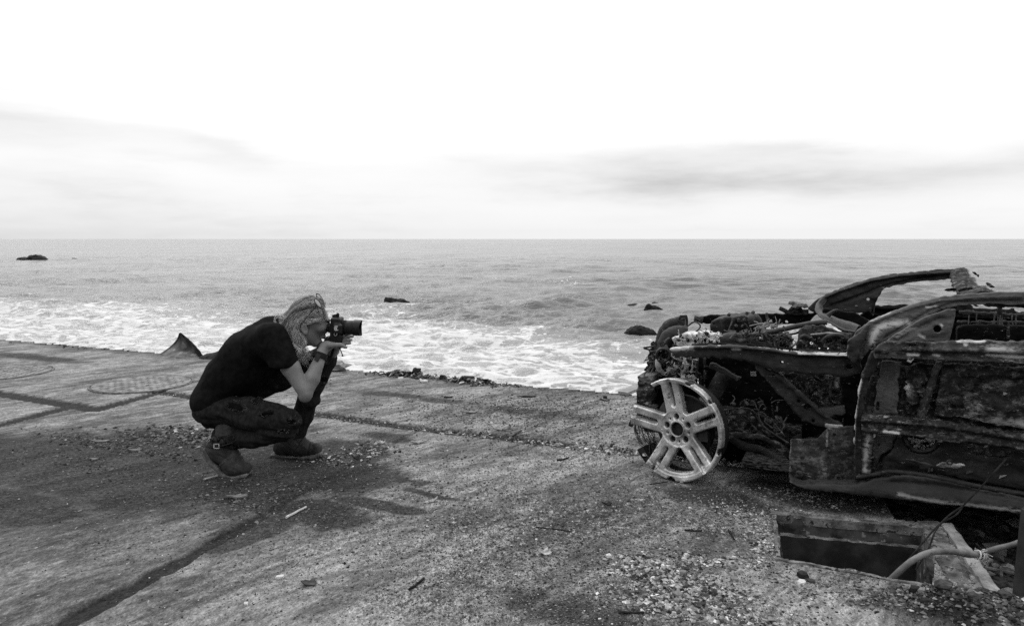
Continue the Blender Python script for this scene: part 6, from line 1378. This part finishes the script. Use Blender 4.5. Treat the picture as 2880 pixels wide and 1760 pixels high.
# ---- cable bent up out of the pit, tied to the post; thin wires; steel post
def cables():
    c = G(2640, 1560); e = empty('cable', c, 'thick pale cable arching out of the pit to a frayed knot by the post', 'cable')
    pth = smooth_path([P(2470, 1665, 2.72), P(2508, 1626, 2.68), P(2560, 1580, 2.66), P(2605, 1556, 2.66), P(2650, 1548, 2.66), P(2700, 1552, 2.66), P(2750, 1560, 2.66)], 7)
    m = MB(); m.tube(pth, .0118*(1+.06*fbm(np.arange(len(pth))*.5, 1.0, 0, 2)), 12); m.build('sheath', M_CABLE, e, c, True)
    m = MB(); m.tube(smooth_path([P(2752, 1558, 2.66), P(2800, 1542, 2.64), P(2850, 1530, 2.60), P(2910, 1505, 2.55)], 7), .0098, 10); m.build('sheath', M_CABLE, e, c, True)
    m = MB(); m.tube(smooth_path([P(2620, 1556, 2.665), P(2680, 1556, 2.66), P(2725, 1565, 2.66), P(2755, 1563, 2.66)], 6), .0042, 7); m.build('inner_core', M_CABLE, e, c, True)
    m = MB(); k0 = P(2762, 1560, 2.655)
    for i in range(46):
        d_ = rng.normal(0, 1, 3); d_ /= np.linalg.norm(d_); l_ = rng.uniform(.012, .036); m.tube(smooth_path([k0+d_*.008, k0+d_*l_*.6+rng.normal(0, .005, 3), k0+d_*l_+np.array([0, 0, -.004])+rng.normal(0, .005, 3)], 3), .0013, 4)
    for i in range(6):
        a_ = i*.5; th = np.linspace(0, 6.28, 15); ax = rng.normal(0, .003, 3); m.tube(np.stack([k0[0]+.004*(i-3)+.004*np.sin(th), k0[1]+.016*np.cos(th), k0[2]+.016*np.sin(th)], 1)+ax, .0022, 5)
    o = m.build('frayed_knot', M_PALEWOOD, e, c); tag(o, kind='stuff')
    for pts, lab in (([(2510, 1640, 2.72), (2548, 1582, 2.75), (2600, 1520, 2.80), (2640, 1476, 2.85), (2690, 1446, 2.88), (2712, 1418, 2.90), (2760, 1368, 2.93), (2830, 1290, 2.95)], 'thin dark wire rising from the pit across the sill of the car'), ([(2575, 1602, 2.74), (2612, 1540, 2.78), (2632, 1490, 2.82), (2665, 1452, 2.86), (2708, 1422, 2.88)], 'second thin wire running beside the long wire out of the pit')):
        p = smooth_path([P(*q) for q in pts], 6); m = MB(); m.tube(p, .0036, 6); o = m.build('wire', M_TWIG, None, p[0]); place(o, p[0], lab, 'wire')
    b0 = G(2882, 1700); e = empty('steel_post', b0, 'grey steel channel post cut by the right edge of the picture', 'post')
    t0 = P(2912, 1450, b0[1]+.02); d = t0-b0; m = MB(); n = 6
    for name, dx, dy, hx, hy in (('web', .055, .0, .055, .005), ('flange', .002, .035, .004, .035), ('flange', .108, .035, .004, .035)):
        m = MB(); q = np.array([[x, y, z] for x in (-1, 1) for y in (-1, 1) for z in (0, 1)], float); V = np.stack([b0[0]+dx+q[:, 0]*hx+q[:, 2]*d[0], b0[1]+dy+q[:, 1]*hy+q[:, 2]*d[1], -.2+q[:, 2]*(d[2]+.2)], 1)
        m.add(V, [[0, 1, 3, 2], [4, 6, 7, 5], [0, 4, 5, 1], [2, 3, 7, 6], [0, 2, 6, 4], [1, 5, 7, 3]]); m.build(name, M_POST, e, b0)
cables()
# ================================================================== GRAVEL, GRIT AND RUBBLE
def gravel(name, spots, label, mat=M_STONE, br=.05):
    """spots: (u, v, half size along grain, across, count, size range in mm, dark share)"""
    base_V, base_F = [], []
    octV = np.array([[1, 0, 0], [-1, 0, 0], [0, 1, 0], [0, -1, 0], [0, 0, 1], [0, 0, -1.]]); octF = np.array([[0, 2, 4], [2, 1, 4], [1, 3, 4], [3, 0, 4], [2, 0, 5], [1, 2, 5], [3, 1, 5], [0, 3, 5]])
    X_, Y_, S_, T_ = [], [], [], []
    for u, v, a, b, n, (s0, s1), dk in spots:
        c = G(u, v); p = rng.normal(0, .55, n)*a; q = rng.normal(0, .55, n)*b
        X_.append(c[0]+p*math.cos(GA)-q*math.sin(GA)); Y_.append(c[1]+p*math.sin(GA)+q*math.cos(GA))
        S_.append((s0+(s1-s0)*rng.random(n)**2.5)/2000); T_.append(np.where(rng.random(n) < dk, rng.uniform(.04, .25, n), np.where(rng.random(n) < br, rng.uniform(1.1, 2.0, n), rng.uniform(.3, .5+br*4, n))))
    x, y, s, tn = map(np.concatenate, (X_, Y_, S_, T_)); ok = (y < edge_y(x)-.02) & (y > 1.5) & ~inpoly(x, y, PIT) & ~inpoly(x, y, LOW); x, y, s, tn = x[ok], y[ok], s[ok], tn[ok]
    n = len(x); z = ground_h(x, y)[0]+heap_h(x, y)
    V = octV[None]*(1+rng.uniform(-.35, .35, (n, 6, 1)))+rng.uniform(-.25, .25, (n, 6, 3)); V = V*np.stack([s*rng.uniform(.8, 1.6, n), s*rng.uniform(.8, 1.5, n), s*rng.uniform(.45, .9, n)], 1)[:, None]
    a = rng.random(n)*6.28; ca, sa = np.cos(a)[:, None], np.sin(a)[:, None]; vx = V[..., 0]*ca-V[..., 1]*sa; vy = V[..., 0]*sa+V[..., 1]*ca
    V = np.stack([vx+x[:, None], vy+y[:, None], V[..., 2]+(z+s*.3)[:, None]], -1); F = (octF[None]+6*np.arange(n)[:, None, None]).reshape(-1, 3)
    o = new_obj(name, mesh_np(name, V.reshape(-1, 3), F, False, {'tone': np.repeat(tn, 6)}), None, mat); tag(o, label, 'gravel', None, 'stuff'); return o
g_joint = []
for (a, b) in list(zip(T_B[2:-1], T_B[3:]))+[(T_B[1], T_B[2])]+[(T_B2[0], T_B2[1]), (T_B2[1], T_B2[2])]:
    for k in range(5):
        t = (k+.5)/5; x, y = a[0]+(b[0]-a[0])*t, a[1]+(b[1]-a[1])*t; g_joint.append((x, y))
def inv(x, y):
    yc = (y*(-SP_)+(0-CAM_H)*CP); zf = y*CP-(0-CAM_H)*SP_*1.0
    zf = y*CP+CAM_H*SP_; yc = -CAM_H*CP+y*SP_; return 1440+FPX*x/zf, 880-FPX*yc/zf
gravel('joint_gravel', [(*inv(x, y), .16, .07, 60 if x < -.7 else 130, (4, 26 if x > -.6 else 16), .35) for x, y in g_joint]+[(960, 1290, .3, .16, 420, (4, 20), .4), (1040, 1262, .16, .14, 240, (4, 24), .35)], 'pale chips and soil filling the joint that runs to the wheel', br=.14)
gravel('dirty_gravel', [(330, 1255, .7, .10, 900, (4, 20), .5), (560, 1220, .35, .12, 900, (5, 26), .45), (460, 1235, .4, .10, 700, (4, 26), .5), (250, 1300, .6, .12, 500, (4, 16), .5), (640, 1390, .8, .22, 500, (3, 14), .4), (820, 1370, .5, .2, 420, (3, 14), .45), (690, 1420, .3, .1, 200, (4, 18), .4)], 'dark dirty gravel spread behind the crouching person', br=.02)
gravel('pale_gravel', [(1830, 1590, .14, .07, 900, (3, 20), .25), (1980, 1575, .12, .05, 500, (3, 18), .25), (1900, 1640, .16, .07, 900, (3, 20), .3), (1920, 1700, .20, .07, 1800, (3, 20), .3), (2000, 1730, .24, .06, 1200, (3, 20), .3), (2150, 1520, .05, .16, 700, (3, 16), .25), (2080, 1440, .22, .12, 700, (3, 14), .3), (2120, 1580, .10, .06, 300, (3, 14), .25), (2050, 1670, .10, .04, 260, (3, 18), .3), (1760, 1610, .10, .04, 240, (3, 16), .3)], 'patch of pale angular gravel in the right foreground', br=.16)
gravel('loose_grit', [(1500, 1400, 1.6, .9, 11000, (2, 11), .55), (1700, 1550, .8, .5, 8000, (2, 10), .55), (1200, 1600, .9, .5, 6500, (2, 7), .5), (1600, 1700, .6, .25, 5000, (2, 8), .5), (1500, 1180, 1.3, .7, 8000, (3, 14), .55), (2050, 1420, .6, .3, 2200, (2, 12), .4), (700, 1550, 1.2, .6, 4200, (2, 7), .5), (2400, 1680, .5, .2, 900, (2, 12), .5), (1650, 1130, .7, .4, 900, (3, 16), .45), (300, 1400, 1.5, .6, 900, (3, 12), .5), (2300, 1400, .4, .14, 700, (3, 16), .35), (1350, 1070, 1.0, .12, 500, (4, 26), .6), (700, 1010, 1.8, .2, 200, (4, 16), .6)], 'fine loose grit scattered over the slabs')
gravel('heap_rubble', [(2650, 1720, .18, .08, 1500, (3, 20), .7), (2740, 1720, .18, .09, 1700, (3, 22), .7), (2800, 1690, .10, .06, 500, (3, 20), .7), (2560, 1740, .14, .05, 300, (3, 18), .5)], 'dark crumbled rubble heaped at the foot of the steel post', M_STONE)
# rubble lying on the lower ground beside the kerb
def low_rubble():
    m = MB(); n = 0
    while n < 420:
        x, y = rng.uniform(1.75, 3.4), rng.uniform(2.3, 3.6)
        if not inpoly(np.array(x), np.array(y), LOW): continue
        n += 1; z = -.17+.05*float(fbm(np.array(x*5), np.array(y*5), 9.2, 4)); s = rng.uniform(.006, .030)*(1 if rng.random() < .9 else 1.8)
        m.lump((x, y, z+s*.3), np.array([1.3, 1.0, .6])*s, 1, .35, rotm(0, 0, rng.random()*6), rng.uniform(.1, .9))
    for i in range(26):
        x, y = rng.uniform(1.9, 2.8), rng.uniform(2.5, 3.3); a = rng.random()*3; l_ = rng.uniform(.05, .16)
        if inpoly(np.array(x), np.array(y), LOW): m.tube([(x, y, -.14), (x+l_*math.cos(a), y+l_*math.sin(a), -.13)], .006, 5, .4)
    o = m.build('burnt_rubble', M_STONE); tag(o, 'burnt rubble lying in the sunken ground under the sill of the car', 'rubble', None, 'stuff')
low_rubble()
